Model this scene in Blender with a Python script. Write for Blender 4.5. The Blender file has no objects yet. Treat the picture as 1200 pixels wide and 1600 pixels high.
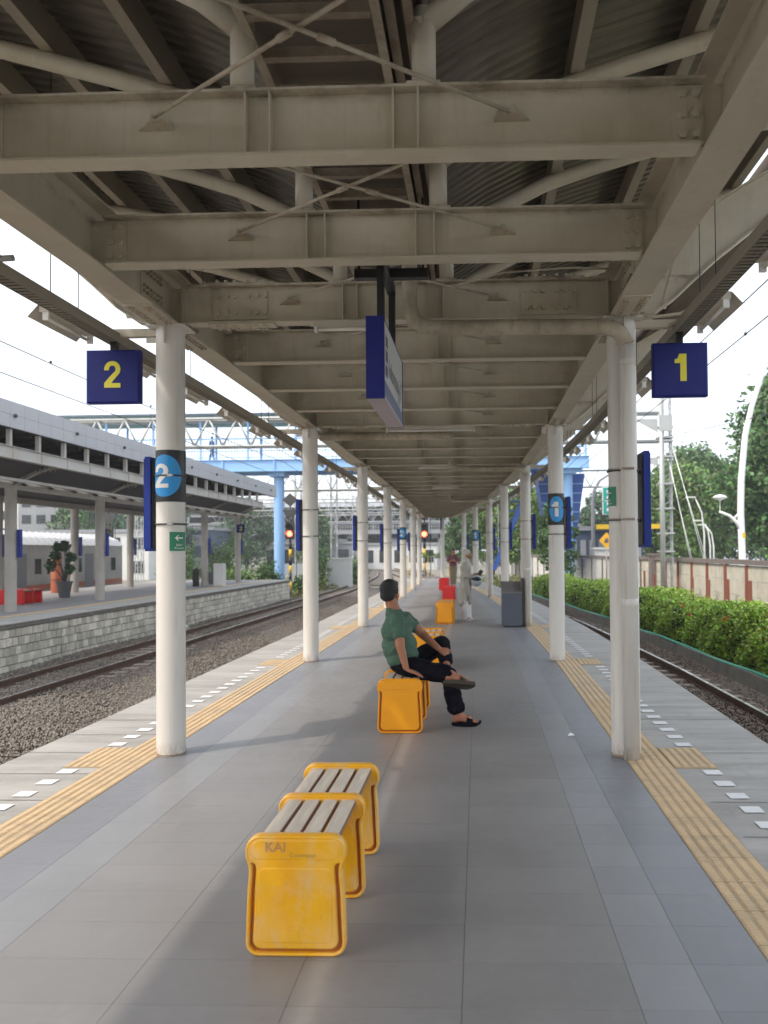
import bpy, bmesh, math, random
import numpy as np
from mathutils import Vector, Matrix
from mathutils.geometry import tessellate_polygon

rnd = random.Random(7)
nrs = np.random.RandomState(11)
R = math.radians
C = bpy.context.scene.collection
SC = bpy.context.scene

# ------------------------------------------------------------------ camera
cam_d = bpy.data.cameras.new('camera')
cam = bpy.data.objects.new('camera', cam_d)
C.objects.link(cam)
YAW, PITCH, ROLL = .035, .0192, -.0079
_f = Vector((-math.sin(YAW) * math.cos(PITCH), math.cos(YAW) * math.cos(PITCH), math.sin(PITCH)))
_r0 = Vector((math.cos(YAW), math.sin(YAW), 0))
_u0 = _r0.cross(_f)
_r = _r0 * math.cos(ROLL) + _u0 * math.sin(ROLL)
_u = -_r0 * math.sin(ROLL) + _u0 * math.cos(ROLL)
cam.matrix_world = Matrix(((_r.x, _u.x, -_f.x, 0), (_r.y, _u.y, -_f.y, 0), (_r.z, _u.z, -_f.z, 1.54), (0, 0, 0, 1)))
cam_d.sensor_fit = 'VERTICAL'
cam_d.sensor_height = 36
cam_d.lens = 1265 / 1600 * 36
cam_d.shift_x = -(702.8 - 600) / 1600
cam_d.shift_y = (836.25 - 800) / 1600
cam_d.clip_start = .05
cam_d.clip_end = 3000
cam_d.dof.use_dof = True
cam_d.dof.focus_distance = 6.0
cam_d.dof.aperture_fstop = 2.6
SC.camera = cam

# ------------------------------------------------------------------ world, sun, exposure
SUN_EL = 51.8
LIGHT = Vector((math.cos(R(SUN_EL)) * math.cos(R(35)), math.cos(R(SUN_EL)) * math.sin(R(35)), -math.sin(R(SUN_EL))))
w = bpy.data.worlds.new('World')
SC.world = w
w.use_nodes = True
nt = w.node_tree
bg = nt.nodes['Background']
sky = nt.nodes.new('ShaderNodeTexSky')
sky.sky_type = 'NISHITA'
sky.sun_disc = False
sky.sun_elevation = R(SUN_EL)
sky.sun_rotation = math.atan2(-LIGHT.x, -LIGHT.y)
sky.air_density = 1.0
sky.dust_density = 7.0
sky.ozone_density = 1.0
mixw = nt.nodes.new('ShaderNodeMixRGB')
mixw.inputs[0].default_value = .55
mixw.inputs[2].default_value = (8.3, 8.9, 9.5, 1)       # thin bright overcast, even over the whole sky
nt.links.new(sky.outputs[0], mixw.inputs[1])
nt.links.new(mixw.outputs[0], bg.inputs[0])
bg.inputs[1].default_value = .135
sun_d = bpy.data.lights.new('sun', 'SUN')
sun_d.energy = 1.0
sun_d.angle = R(.7)
sun_d.color = (1.0, .90, .78)
sun = bpy.data.objects.new('sun', sun_d)
sun.rotation_euler = LIGHT.to_track_quat('-Z', 'Y').to_euler()
sun.location = (-20, -10, 30)
C.objects.link(sun)
SC.view_settings.view_transform = 'Standard'
SC.view_settings.look = 'None'
SC.view_settings.exposure = .99
SC.view_settings.gamma = 1
SC.view_settings.use_curve_mapping = False
SC.render.engine = 'CYCLES'
SC.cycles.use_denoising = True
SC.cycles.max_bounces = 8
SC.cycles.diffuse_bounces = 4
SC.cycles.volume_bounces = 1
SC.cycles.sample_clamp_indirect = 6


HAZE = .0008


# ------------------------------------------------------------------ materials
def mat(name, col, rough=.6, metal=0, var=.12, scale=3.0, dirt=None, dirt_amt=.5, dirt_scale=1.2, bump=0, bump_scale=40,
        island=0, spec=.5, coat=0, emit=None, stretch=None, dirt_lo=.45, dirt_hi=.7, trans=0):
    m = bpy.data.materials.new(name)
    m.use_nodes = True
    n, l = m.node_tree.nodes, m.node_tree.links
    b = n['Principled BSDF']
    b.inputs['Roughness'].default_value = rough
    b.inputs['Metallic'].default_value = metal
    b.inputs['Specular IOR Level'].default_value = spec
    if coat:
        b.inputs['Coat Weight'].default_value = coat
        b.inputs['Coat Roughness'].default_value = .25
    tc = n.new('ShaderNodeTexCoord')
    geo = n.new('ShaderNodeNewGeometry')
    src = geo.outputs['Position'] if not stretch else None
    if stretch:
        mp = n.new('ShaderNodeMapping')
        mp.inputs['Scale'].default_value = stretch
        l.new(geo.outputs['Position'], mp.inputs[0])
        src = mp.outputs[0]
    nz = n.new('ShaderNodeTexNoise')
    nz.inputs['Scale'].default_value = scale
    nz.inputs['Detail'].default_value = 6
    nz.inputs['Roughness'].default_value = .65
    l.new(src, nz.inputs[0])
    mr = n.new('ShaderNodeMapRange')
    mr.inputs[1].default_value = .25
    mr.inputs[2].default_value = .75
    mr.inputs[3].default_value = 1 - var
    mr.inputs[4].default_value = 1 + var
    l.new(nz.outputs[0], mr.inputs[0])
    hsv = n.new('ShaderNodeHueSaturation')
    hsv.inputs['Color'].default_value = (*col, 1)
    l.new(mr.outputs[0], hsv.inputs['Value'])
    out = hsv.outputs[0]
    if island:
        mi = n.new('ShaderNodeMapRange')
        mi.inputs[3].default_value = 1 - island
        mi.inputs[4].default_value = 1 + island
        l.new(geo.outputs['Random Per Island'], mi.inputs[0])
        h2 = n.new('ShaderNodeHueSaturation')
        l.new(out, h2.inputs['Color'])
        l.new(mi.outputs[0], h2.inputs['Value'])
        mh = n.new('ShaderNodeMapRange')
        mh.inputs[3].default_value = .5 - island * .07
        mh.inputs[4].default_value = .5 + island * .07
        l.new(geo.outputs['Random Per Island'], mh.inputs[0])
        l.new(mh.outputs[0], h2.inputs['Hue'])
        out = h2.outputs[0]
    if dirt:
        nd = n.new('ShaderNodeTexNoise')
        nd.inputs['Scale'].default_value = dirt_scale
        nd.inputs['Detail'].default_value = 9
        nd.inputs['Roughness'].default_value = .7
        l.new(src, nd.inputs[0])
        md = n.new('ShaderNodeMapRange')
        md.inputs[1].default_value = dirt_lo
        md.inputs[2].default_value = dirt_hi
        md.inputs[3].default_value = 0
        md.inputs[4].default_value = dirt_amt
        l.new(nd.outputs[0], md.inputs[0])
        mx = n.new('ShaderNodeMixRGB')
        mx.inputs[2].default_value = (*dirt, 1)
        l.new(md.outputs[0], mx.inputs[0])
        l.new(out, mx.inputs[1])
        out = mx.outputs[0]
    l.new(out, b.inputs['Base Color'])
    nr = n.new('ShaderNodeMapRange')
    nr.inputs[1].default_value = .3
    nr.inputs[2].default_value = .7
    nr.inputs[3].default_value = max(.05, rough - .10)
    nr.inputs[4].default_value = min(1, rough + .10)
    l.new(nz.outputs[0], nr.inputs[0])
    l.new(nr.outputs[0], b.inputs['Roughness'])
    if bump:
        nb = n.new('ShaderNodeTexNoise')
        nb.inputs['Scale'].default_value = bump_scale
        nb.inputs['Detail'].default_value = 5
        l.new(src, nb.inputs[0])
        bp = n.new('ShaderNodeBump')
        bp.inputs['Strength'].default_value = bump
        bp.inputs['Distance'].default_value = .02
        l.new(nb.outputs[0], bp.inputs['Height'])
        l.new(bp.outputs[0], b.inputs['Normal'])
    if emit:
        b.inputs['Emission Color'].default_value = (*emit[0], 1)
        b.inputs['Emission Strength'].default_value = emit[1]
    if trans:
        b.inputs['Transmission Weight'].default_value = trans
    return m


def stain_or_shade(m, col, amt, sc, lo=.52, hi=.72, zband=None):
    """lay streaky stains or painted shade over a material: noise stretched along one axis, or gathered in a band of heights"""
    n, l = m.node_tree.nodes, m.node_tree.links
    b = n['Principled BSDF']
    src = b.inputs['Base Color'].links[0].from_socket
    geo = n.new('ShaderNodeNewGeometry')
    mp = n.new('ShaderNodeMapping')
    mp.inputs['Scale'].default_value = sc
    l.new(geo.outputs['Position'], mp.inputs[0])
    nz = n.new('ShaderNodeTexNoise')
    nz.inputs['Scale'].default_value = 1
    nz.inputs['Detail'].default_value = 7
    nz.inputs['Roughness'].default_value = .7
    l.new(mp.outputs[0], nz.inputs[0])
    mr = n.new('ShaderNodeMapRange')
    mr.inputs[1].default_value = lo
    mr.inputs[2].default_value = hi
    mr.inputs[3].default_value = 0
    mr.inputs[4].default_value = amt
    l.new(nz.outputs[0], mr.inputs[0])
    f = mr.outputs[0]
    if zband:
        sp = n.new('ShaderNodeSeparateXYZ')
        l.new(geo.outputs['Position'], sp.inputs[0])
        mz = n.new('ShaderNodeMapRange')
        mz.inputs[1].default_value = zband[0]
        mz.inputs[2].default_value = zband[1]
        l.new(sp.outputs[2], mz.inputs[0])
        mu = n.new('ShaderNodeMath')
        mu.operation = 'MULTIPLY'
        if len(zband) > 2:
            m3 = n.new('ShaderNodeMath')
            m3.operation = 'LESS_THAN'
            m3.inputs[1].default_value = zband[2]
            l.new(sp.outputs[2], m3.inputs[0])
            m4 = n.new('ShaderNodeMath')
            m4.operation = 'MULTIPLY'
            l.new(f, m4.inputs[0])
            l.new(m3.outputs[0], m4.inputs[1])
            f = m4.outputs[0]
        l.new(f, mu.inputs[0])
        l.new(mz.outputs[0], mu.inputs[1])
        f = mu.outputs[0]
    mx = n.new('ShaderNodeMixRGB')
    mx.inputs[2].default_value = (*col, 1)
    l.new(f, mx.inputs[0])
    l.new(src, mx.inputs[1])
    l.new(mx.outputs[0], b.inputs['Base Color'])
    return m


def tile_mat(name, col, tw, tl, x0=0., y0=0.):
    """floor tiles: joints on a tw x tl grid of world position, small tone shifts per tile"""
    m = mat(name, col, rough=.46, var=.10, scale=14, dirt=(col[0] * .72, col[1] * .72, col[2] * .72), dirt_amt=.5, dirt_scale=.55,
            bump=.05, bump_scale=120)
    n, l = m.node_tree.nodes, m.node_tree.links
    b = n['Principled BSDF']
    src = b.inputs['Base Color'].links[0].from_socket
    geo = n.new('ShaderNodeNewGeometry')
    br = n.new('ShaderNodeTexBrick')
    br.offset = 0
    br.inputs['Color1'].default_value = (.93, .93, .93, 1)
    br.inputs['Color2'].default_value = (1.05, 1.05, 1.05, 1)
    br.inputs['Mortar'].default_value = (.6, .6, .6, 1)
    br.inputs['Scale'].default_value = 1
    br.inputs['Mortar Size'].default_value = .003
    br.inputs['Brick Width'].default_value = tw
    br.inputs['Row Height'].default_value = tl
    mp = n.new('ShaderNodeMapping')
    br.inputs['Mortar'].default_value = (.78, .78, .78, 1)
    br.inputs['Color1'].default_value = (.975, .975, .975, 1)
    br.inputs['Color2'].default_value = (1.02, 1.02, 1.02, 1)
    mp.inputs['Location'].default_value = (-x0, -y0, 0)
    l.new(geo.outputs['Position'], mp.inputs[0])
    l.new(mp.outputs[0], br.inputs['Vector'])
    mm = n.new('ShaderNodeMixRGB')
    mm.blend_type = 'MULTIPLY'
    mm.inputs[0].default_value = 1
    l.new(src, mm.inputs[1])
    l.new(br.outputs[0], mm.inputs[2])
    l.new(mm.outputs[0], b.inputs['Base Color'])
    return m


M = {}
M['beam'] = mat('cream_beam_paint', (.52, .465, .365), .5, var=.14, scale=2.2, dirt=(.38, .30, .20), dirt_amt=.5, dirt_scale=1.7, dirt_lo=.48, dirt_hi=.75, bump=.05)
M['beam_dirty'] = mat('stained_cream_paint', (.46, .40, .31), .6, var=.16, scale=2.2, dirt=(.20, .14, .085), dirt_amt=.7, dirt_scale=2.6, bump=.08)
M['column'] = mat('white_column_paint', (.66, .63, .58), .42, var=.06, scale=1.5, dirt=(.36, .32, .26), dirt_amt=.33, dirt_scale=2.3, dirt_lo=.5, dirt_hi=.75, stretch=(1, 1, .35))
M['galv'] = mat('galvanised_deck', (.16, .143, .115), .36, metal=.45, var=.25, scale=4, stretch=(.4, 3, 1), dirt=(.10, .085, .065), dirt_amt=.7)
M['purlin'] = mat('purlin_paint', (.36, .32, .25), .55, var=.12, dirt=(.17, .14, .1), dirt_amt=.5)
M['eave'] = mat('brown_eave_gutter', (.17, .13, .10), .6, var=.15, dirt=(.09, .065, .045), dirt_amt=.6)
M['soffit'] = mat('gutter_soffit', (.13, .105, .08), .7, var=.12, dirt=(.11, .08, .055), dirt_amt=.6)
M['rusty'] = mat('rusty_angle', (.30, .25, .19), .7, var=.2, dirt=(.16, .08, .035), dirt_amt=.8, dirt_scale=7)
M['dark'] = mat('dark_steel', (.05, .048, .045), .5, var=.15)
M['black'] = mat('black_paint', (.012, .012, .014), .45, var=.1)
M['tray'] = mat('grey_cable_tray', (.25, .225, .185), .55, metal=.1, var=.15)
M['lamp_metal'] = mat('lamp_enamel', (.55, .50, .42), .45, var=.08, dirt=(.3, .25, .18), dirt_amt=.4, dirt_scale=5)
M['tube_glass'] = mat('fluorescent_tube_unlit', (.75, .73, .66), .2, var=.03)
M['navy'] = mat('navy_sign_face', (.014, .020, .17), .5, spec=.25, var=.05, scale=6)
M['navy_edge'] = mat('navy_banner_edge', (.014, .035, .24), .5, spec=.25, var=.06)
M['yellow_print'] = mat('yellow_print', (.74, .66, .03), .4, var=.03)
M['white_print'] = mat('white_print', (.74, .73, .70), .45, var=.04)
M['cyan_print'] = mat('azure_print', (.005, .26, .62), .35, var=.03)
M['green_print'] = mat('green_print', (.01, .20, .095), .4, var=.03)
M['teal_print'] = mat('teal_road_print', (.015, .34, .27), .45, var=.03)
M['grey_print'] = mat('grey_print', (.10, .10, .12), .5, var=.03)
M['tile'] = mat('granite_tile', (.235, .226, .220), .44, var=.12, scale=26, dirt=(.185, .175, .168), dirt_amt=.6, dirt_scale=.8, bump=.05, bump_scale=160, island=.05, stretch=(.55, 1.4, 1))
M['tile_light'] = mat('granite_tile_light', (.248, .248, .255), .44, var=.10, scale=26, dirt=(.23, .23, .235), dirt_amt=.5, dirt_scale=.8, bump=.05, bump_scale=160, stretch=(.55, 1.4, 1))
M['tile_blue'] = mat('granite_tile_bluish', (.205, .208, .226), .44, var=.10, scale=26, dirt=(.16, .166, .185), dirt_amt=.5, dirt_scale=.8, bump=.05, bump_scale=160, stretch=(.55, 1.4, 1))
M['floor'] = tile_mat('tiled_floor', (.235, .226, .220), .598, .306, -1.268, 2.448)
M['floor_light'] = tile_mat('tiled_floor_light', (.248, .248, .255), 5, .306, 0, 2.448)
M['floor_blue'] = tile_mat('tiled_floor_bluish', (.205, .208, .226), 5, .306, 0, 2.448)
M['joint'] = mat('dark_joint', (.125, .12, .115), .8, var=.1)
M['tactile'] = mat('ochre_tactile', (.60, .435, .25), .6, var=.12, scale=9, dirt=(.42, .33, .22), dirt_amt=.55, dirt_scale=2.2, bump=.1, bump_scale=200)
M['tactile_groove'] = mat('ochre_tactile_base', (.42, .31, .18), .7, var=.12, scale=9, dirt=(.22, .16, .09), dirt_amt=.6, dirt_scale=3)
M['concrete'] = mat('edge_concrete', (.40, .385, .36), .75, var=.12, scale=3, dirt=(.25, .24, .22), dirt_amt=.7, dirt_scale=1.3, bump=.25, bump_scale=30, stretch=(.4, 2.2, 1), dirt_lo=.42, dirt_hi=.62)
M['concrete_d'] = mat('old_concrete', (.23, .215, .19), .85, var=.15, dirt=(.11, .10, .085), dirt_amt=.7, dirt_scale=2.5, bump=.3, bump_scale=25)
M['road_white'] = mat('white_floor_paint', (.72, .72, .72), .6, var=.06, dirt=(.5, .5, .48), dirt_amt=.4, dirt_scale=9)
M['stone'] = mat('wall_stone', (.72, .68, .60), .8, var=.15, scale=5, dirt=(.36, .33, .27), dirt_amt=.5, dirt_scale=3, bump=.4, bump_scale=30)
M['mortar'] = mat('wall_mortar', (.22, .20, .17), .9, var=.2)
M['ballast_bed'] = mat('ballast_bed', (.10, .085, .07), .95, var=.4, scale=30, bump=1.0, bump_scale=30)
M['ballast'] = mat('ballast_stone', (.20, .172, .145), .9, var=.18, scale=1.2, island=.32)
M['ballast_r'] = mat('ballast_stone_brown', (.165, .125, .10), .9, var=.18, scale=1.2, island=.45)
M['ground'] = mat('dry_ground', (.21, .185, .145), .95, var=.25, scale=.7, dirt=(.10, .13, .055), dirt_amt=.7, dirt_scale=.35, bump=.3, bump_scale=8)
M['rail_rust'] = mat('rusty_rail', (.135, .075, .05), .75, var=.25, scale=12, dirt=(.07, .045, .035), dirt_amt=.6, dirt_scale=5)
M['rail_top'] = mat('polished_rail', (.55, .53, .5), .28, metal=.9, var=.08)
M['sleeper'] = mat('concrete_sleeper', (.22, .18, .145), .85, var=.2)
M['bench_worn'] = mat('worn_yellow_plastic', (.80, .40, .006), .36, var=.10, scale=4, dirt=(.66, .46, .26), dirt_amt=.7, dirt_scale=5.5, coat=.2, stretch=(1.2, 1, .8), dirt_lo=.5, dirt_hi=.72, spec=.4)
M['bench'] = mat('orange_yellow_plastic', (.84, .33, .003), .36, var=.05, scale=4, coat=.2, spec=.4)
M['bench_red'] = mat('red_plastic', (.70, .010, .012), .38, var=.05, coat=.2)
M['groove'] = mat('groove_deep_orange', (.42, .125, .008), .6, var=.15)  # deeper orange on the recessed groove floor of bench end panels
M['slat'] = mat('weathered_slat', (.60, .525, .43), .6, var=.16, scale=6, dirt=(.36, .31, .25), dirt_amt=.5, dirt_scale=4, stretch=(9, .7, 1), bump=.12, bump_scale=30, island=.08)
M['slat_side'] = mat('brown_slat_side', (.22, .12, .08), .7, var=.1)
M['bin'] = mat('slate_cabinet', (.075, .085, .115), .5, var=.06)
M['bin_top'] = mat('slate_cabinet_top', (.16, .15, .145), .45, var=.08)
M['skin'] = mat('brown_skin', (.36, .155, .09), .5, spec=.35, var=.06, scale=8)
M['hair'] = mat('black_hair', (.012, .009, .010), .55, var=.3, scale=60, bump=.5, bump_scale=200)
M['green_cloth'] = mat('green_jersey', (.058, .118, .080), .85, var=.12, scale=9, bump=.3, bump_scale=14)
M['black_cloth'] = mat('black_trousers', (.006, .006, .010), .9, spec=.1, var=.2, bump=.3, bump_scale=12)
M['sandal'] = mat('olive_brown_sandal', (.045, .035, .024), .7, var=.15)
M['grey_cloth'] = mat('pale_grey_dress', (.36, .34, .305), .85, var=.08, bump=.4, bump_scale=18)
M['hijab'] = mat('grey_headscarf', (.50, .46, .40), .85, var=.08)
M['white_cloth'] = mat('white_trousers', (.68, .66, .63), .8, var=.05)
M['maroon'] = mat('maroon_patterned_shirt', (.12, .02, .045), .8, var=.2, scale=20, dirt=(.35, .3, .3), dirt_amt=.8, dirt_scale=22, dirt_lo=.55, dirt_hi=.6)
M['khaki'] = mat('khaki_trousers', (.20, .165, .10), .85, var=.1)
M['helmet'] = mat('silver_helmet', (.42, .46, .5), .3, var=.1, dirt=(.1, .12, .15), dirt_amt=.6, dirt_scale=12)
M['panel_white'] = mat('pale_fascia_panel', (.44, .44, .46), .5, var=.05, dirt=(.33, .33, .33), dirt_amt=.3, dirt_scale=.7)
M['band'] = mat('stained_light_band', (.47, .45, .42), .6, var=.06, dirt=(.33, .27, .2), dirt_amt=.5, dirt_scale=1.5)
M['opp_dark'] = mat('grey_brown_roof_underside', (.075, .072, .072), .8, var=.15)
M['opp_col'] = mat('opposite_column_paint', (.45, .42, .38), .55, var=.08, dirt=(.28, .24, .18), dirt_amt=.4)
M['opp_floor'] = mat('opposite_floor', (.26, .25, .25), .6, var=.1)
M['coach'] = mat('silver_coach_side', (.46, .44, .42), .45, metal=.2, var=.08, dirt=(.2, .18, .16), dirt_amt=.4, dirt_scale=.9)
M['coach_roof'] = mat('white_coach_roof', (.66, .66, .66), .55, var=.06, stretch=(1, 4, 1))
M['glass'] = mat('dark_glass', (.02, .025, .03), .12, var=.1)
M['orange'] = mat('orange_red_paint', (.50, .15, .08), .55, var=.1)
M['brick_red'] = mat('red_brown_paint', (.25, .085, .055), .7, var=.15, dirt=(.25, .08, .05), dirt_amt=.5)
M['terracotta_grey'] = mat('grey_planter', (.12, .12, .125), .8, var=.15)
M['blue_steel'] = mat('sky_blue_steel', (.28, .49, .80), .5, var=.05)
M['blue_deep'] = mat('deep_blue_cladding', (.035, .095, .34), .5, var=.1, stretch=(6, 1, .2))
M['green_steel'] = mat('grey_green_steel', (.20, .30, .28), .5, var=.06)
M['lattice'] = mat('galvanised_lattice', (.42, .43, .42), .5, metal=.3, var=.1)
M['white_post'] = mat('white_lamp_post', (.78, .78, .76), .4, var=.03)
M['wire'] = mat('dark_wire', (.05, .05, .05), .6, var=.05)
M['yellow'] = mat('yellow_paint', (.75, .48, .02), .5, var=.05)
M['signal_red'] = mat('red_signal_lens', (.9, .05, .02), .3, var=0, emit=((1, .06, .03), 9))
M['leaf'] = mat('tree_leaves', (.075, .145, .040), .6, var=.35, scale=.5, island=.45)
M['leaf_light'] = mat('light_green_leaves', (.11, .19, .035), .6, var=.35, scale=.6, island=.4)
M['leaf_dark'] = mat('dark_green_leaves', (.06, .12, .05), .6, var=.35, scale=.4, island=.45)
M['hedge'] = mat('hedge_leaves', (.245, .37, .035), .5, var=.35, scale=1.6, island=.5)
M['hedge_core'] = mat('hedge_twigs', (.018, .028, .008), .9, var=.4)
M['flower'] = mat('red_orange_flower', (.70, .10, .04), .6, var=.1, island=.3)
M['bark'] = mat('grey_bark', (.12, .095, .07), .9, var=.2)
M['wall_panel'] = mat('precast_panel', (.58, .555, .46), .85, var=.1, scale=1, dirt=(.28, .25, .2), dirt_amt=.55, dirt_scale=1.2, bump=.2, bump_scale=12)
M['wall_white'] = mat('white_precast_panel', (.62, .61, .57), .85, var=.08, dirt=(.4, .36, .3), dirt_amt=.5, dirt_scale=1.1)
M['coping'] = mat('weathered_coping', (.20, .165, .15), .9, var=.2, dirt=(.09, .075, .07), dirt_amt=.7, dirt_scale=3)
M['hose'] = mat('green_hose', (.07, .42, .28), .5, var=.1)
M['bld_grey'] = mat('hazy_grey_building', (.27, .28, .30), .8, var=.1, scale=.3)
M['bld_white'] = mat('white_wall', (.62, .62, .60), .8, var=.08, scale=.5)
M['bld_blue'] = mat('dark_blue_wall', (.045, .07, .12), .7, var=.1)
M['bld_dark'] = mat('dark_underside', (.06, .06, .065), .9, var=.1)
M['roof_tile'] = mat('faded_red_roof', (.35, .15, .12), .8, var=.15)
M['grass'] = mat('dry_grass', (.15, .16, .05), .9, var=.3, scale=2, island=.4)
M['tissue'] = mat('white_tissue', (.8, .8, .8), .8, var=.02)


stain_or_shade(M['beam'], (.30, .22, .14), .35, (16, 16, 1.3), .54, .76)
stain_or_shade(M['beam'], (.13, .085, .05), .8, (5, 5, 9), .42, .66, (3.54, 3.605, 3.62))  # grime mixed with painted shade, broken by noise, under the top flange
stain_or_shade(M['beam'], (.20, .13, .075), .8, (40, 40, 40), .68, .76)
stain_or_shade(M['beam_dirty'], (.20, .14, .085), .45, (20, 20, 3), .48, .68)
stain_or_shade(M['column'], (.33, .27, .20), .55, (22, 22, 1.1), .56, .76)
stain_or_shade(M['column'], (.30, .22, .15), .8, (16, 16, 7), .42, .60, (.12, .0))
stain_or_shade(M['column'], (.42, .40, .36), .5, (60, 60, 45), .66, .74)
for k_ in ('tile', 'tile_light', 'tile_blue', 'floor', 'floor_light', 'floor_blue'):
    stain_or_shade(M[k_], (.15, .145, .14), .45, (.9, .35, 1), .46, .70)
    stain_or_shade(M[k_], (.30, .295, .29), .35, (3.1, 1.3, 1), .56, .72)
    stain_or_shade(M[k_], (.10, .095, .09), .6, (30, 30, 1), .70, .78)
stain_or_shade(M['tactile'], (.30, .24, .17), .6, (3, 6, 1), .52, .70)
stain_or_shade(M['concrete'], (.62, .61, .59), .6, (2.2, 9, 1), .60, .70)
stain_or_shade(M['concrete'], (.20, .185, .165), .5, (5, 2, 1), .58, .72)
stain_or_shade(M['wall_panel'], (.28, .25, .20), .5, (3, 3, .6), .55, .72)
stain_or_shade(M['wall_white'], (.25, .22, .18), .6, (3, 3, .6), .55, .72)
stain_or_shade(M['bench_worn'], (.80, .58, .34), .5, (3.2, 3.2, 2.4), .46, .80)
stain_or_shade(M['bench_worn'], (.78, .27, .004), .55, (4, 4, 3), .48, .74)
stain_or_shade(M['bench_worn'], (.30, .17, .03), .5, (45, 45, 12), .64, .74)
stain_or_shade(M['slat'], (.72, .68, .60), .6, (40, 1.2, 10), .58, .70)
stain_or_shade(M['stone'], (.13, .115, .09), .6, (4, 4, 1.2), .55, .72)

# ------------------------------------------------------------------ mesh helpers
class MB:
    def __init__(s):
        s.v, s.f, s.sm, s.mi, s.marks = [], [], [], [], []

    def isl(s):
        m = s.marks + [(len(s.v), len(s.f))]
        return [(m[i][0], m[i + 1][0], m[i][1], m[i + 1][1]) for i in range(len(m) - 1)]

    def add(s, vs, fs, smooth=False, mi=0):
        b = len(s.v)
        s.marks.append((b, len(s.f)))
        s.v.extend([tuple(p) for p in vs])
        for f in fs:
            s.f.append([b + i for i in f])
            s.sm.append(smooth)
            s.mi.append(mi)
        return s

    def box(s, x0, x1, y0, y1, z0, z1, mi=0):
        return s.add([(x0, y0, z0), (x1, y0, z0), (x1, y1, z0), (x0, y1, z0), (x0, y0, z1), (x1, y0, z1), (x1, y1, z1), (x0, y1, z1)],
                     [(0, 3, 2, 1), (4, 5, 6, 7), (0, 1, 5, 4), (1, 2, 6, 5), (2, 3, 7, 6), (3, 0, 4, 7)], False, mi)

    def beam(s, p0, p1, w, h, up=(0, 0, 1), mi=0):
        p0, p1 = Vector(p0), Vector(p1)
        d = (p1 - p0).normalized()
        up = Vector(up)
        if abs(d.dot(up)) > .98:
            up = Vector((0, 1, 0))
        sx = d.cross(up).normalized() * (w / 2)
        sz = sx.cross(d).normalized() * (h / 2)
        vs = [p0 - sx - sz, p0 + sx - sz, p0 + sx + sz, p0 - sx + sz, p1 - sx - sz, p1 + sx - sz, p1 + sx + sz, p1 - sx + sz]
        return s.add(vs, [(0, 1, 2, 3), (7, 6, 5, 4), (0, 4, 5, 1), (1, 5, 6, 2), (2, 6, 7, 3), (3, 7, 4, 0)], False, mi)

    def tube(s, pts, r, seg=10, caps=True, smooth=True, mi=0):
        pts = [Vector(p) for p in pts]
        rs = r if isinstance(r, (list, tuple)) else [r] * len(pts)
        vs, fs = [], []
        prev = None
        for i, p in enumerate(pts):
            d = (pts[min(i + 1, len(pts) - 1)] - pts[max(i - 1, 0)]).normalized()
            if prev is None:
                a = Vector((0, 0, 1)) if abs(d.z) < .9 else Vector((1, 0, 0))
            else:
                a = prev
            n1 = (a - d * a.dot(d)).normalized()
            prev = n1
            n2 = d.cross(n1)
            for k in range(seg):
                t = 2 * math.pi * k / seg
                vs.append(p + (n1 * math.cos(t) + n2 * math.sin(t)) * rs[i])
        for i in range(len(pts) - 1):
            for k in range(seg):
                a, b = i * seg + k, i * seg + (k + 1) % seg
                fs.append((a, b, b + seg, a + seg))
        s.add(vs, fs, smooth, mi)
        if caps:
            b = len(s.v) - len(vs)
            s.f.append([b + k for k in range(seg)][::-1]); s.sm.append(False); s.mi.append(mi)
            e = b + (len(pts) - 1) * seg
            s.f.append([e + k for k in range(seg)]); s.sm.append(False); s.mi.append(mi)
        return s

    def lathe(s, prof, cx, cy, seg=20, smooth=True, mi=0):
        vs, fs = [], []
        for (r, z) in prof:
            for k in range(seg):
                t = 2 * math.pi * k / seg
                vs.append((cx + r * math.cos(t), cy + r * math.sin(t), z))
        for i in range(len(prof) - 1):
            for k in range(seg):
                a, b = i * seg + k, i * seg + (k + 1) % seg
                fs.append((a, b, b + seg, a + seg))
        return s.add(vs, fs, smooth, mi)

    def ball(s, c, r, seg=10, rings=6, smooth=True, mi=0):
        rr = r if isinstance(r, (tuple, list)) else (r, r, r)
        vs, fs = [], []
        for i in range(rings + 1):
            ph = math.pi * i / rings
            for k in range(seg):
                t = 2 * math.pi * k / seg
                vs.append((c[0] + rr[0] * math.sin(ph) * math.cos(t), c[1] + rr[1] * math.sin(ph) * math.sin(t), c[2] + rr[2] * math.cos(ph)))
        for i in range(rings):
            for k in range(seg):
                a, b = i * seg + k, i * seg + (k + 1) % seg
                fs.append((a, a + seg, b + seg, b))
        return s.add(vs, fs, smooth, mi)

    def prism(s, poly, fn, smooth=False, mi=0):
        """poly: 2D outline; fn(u,v,side) -> 3D for side 0 and 1"""
        n = len(poly)
        vs = [fn(u, v, 0) for u, v in poly] + [fn(u, v, 1) for u, v in poly]
        tri = tessellate_polygon([[Vector((u, v, 0)) for u, v in poly]])
        fs = [tuple(t) for t in tri] + [tuple(i + n for i in reversed(t)) for t in tri]
        fs += [(i, (i + 1) % n, (i + 1) % n + n, i + n) for i in range(n)]
        return s.add(vs, fs, smooth, mi)

    def quads(s, qs, mi=0):
        for q in qs:
            s.add(q, [(0, 1, 2, 3)], False, mi)
        return s

    def mesh(s, name, mats):
        me = bpy.data.meshes.new(name)
        me.from_pydata(s.v, [], s.f)
        me.polygons.foreach_set('use_smooth', s.sm)
        for m in (mats if isinstance(mats, (list, tuple)) else [mats]):
            me.materials.append(m)
        me.polygons.foreach_set('material_index', s.mi)
        me.update()
        return me


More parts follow.
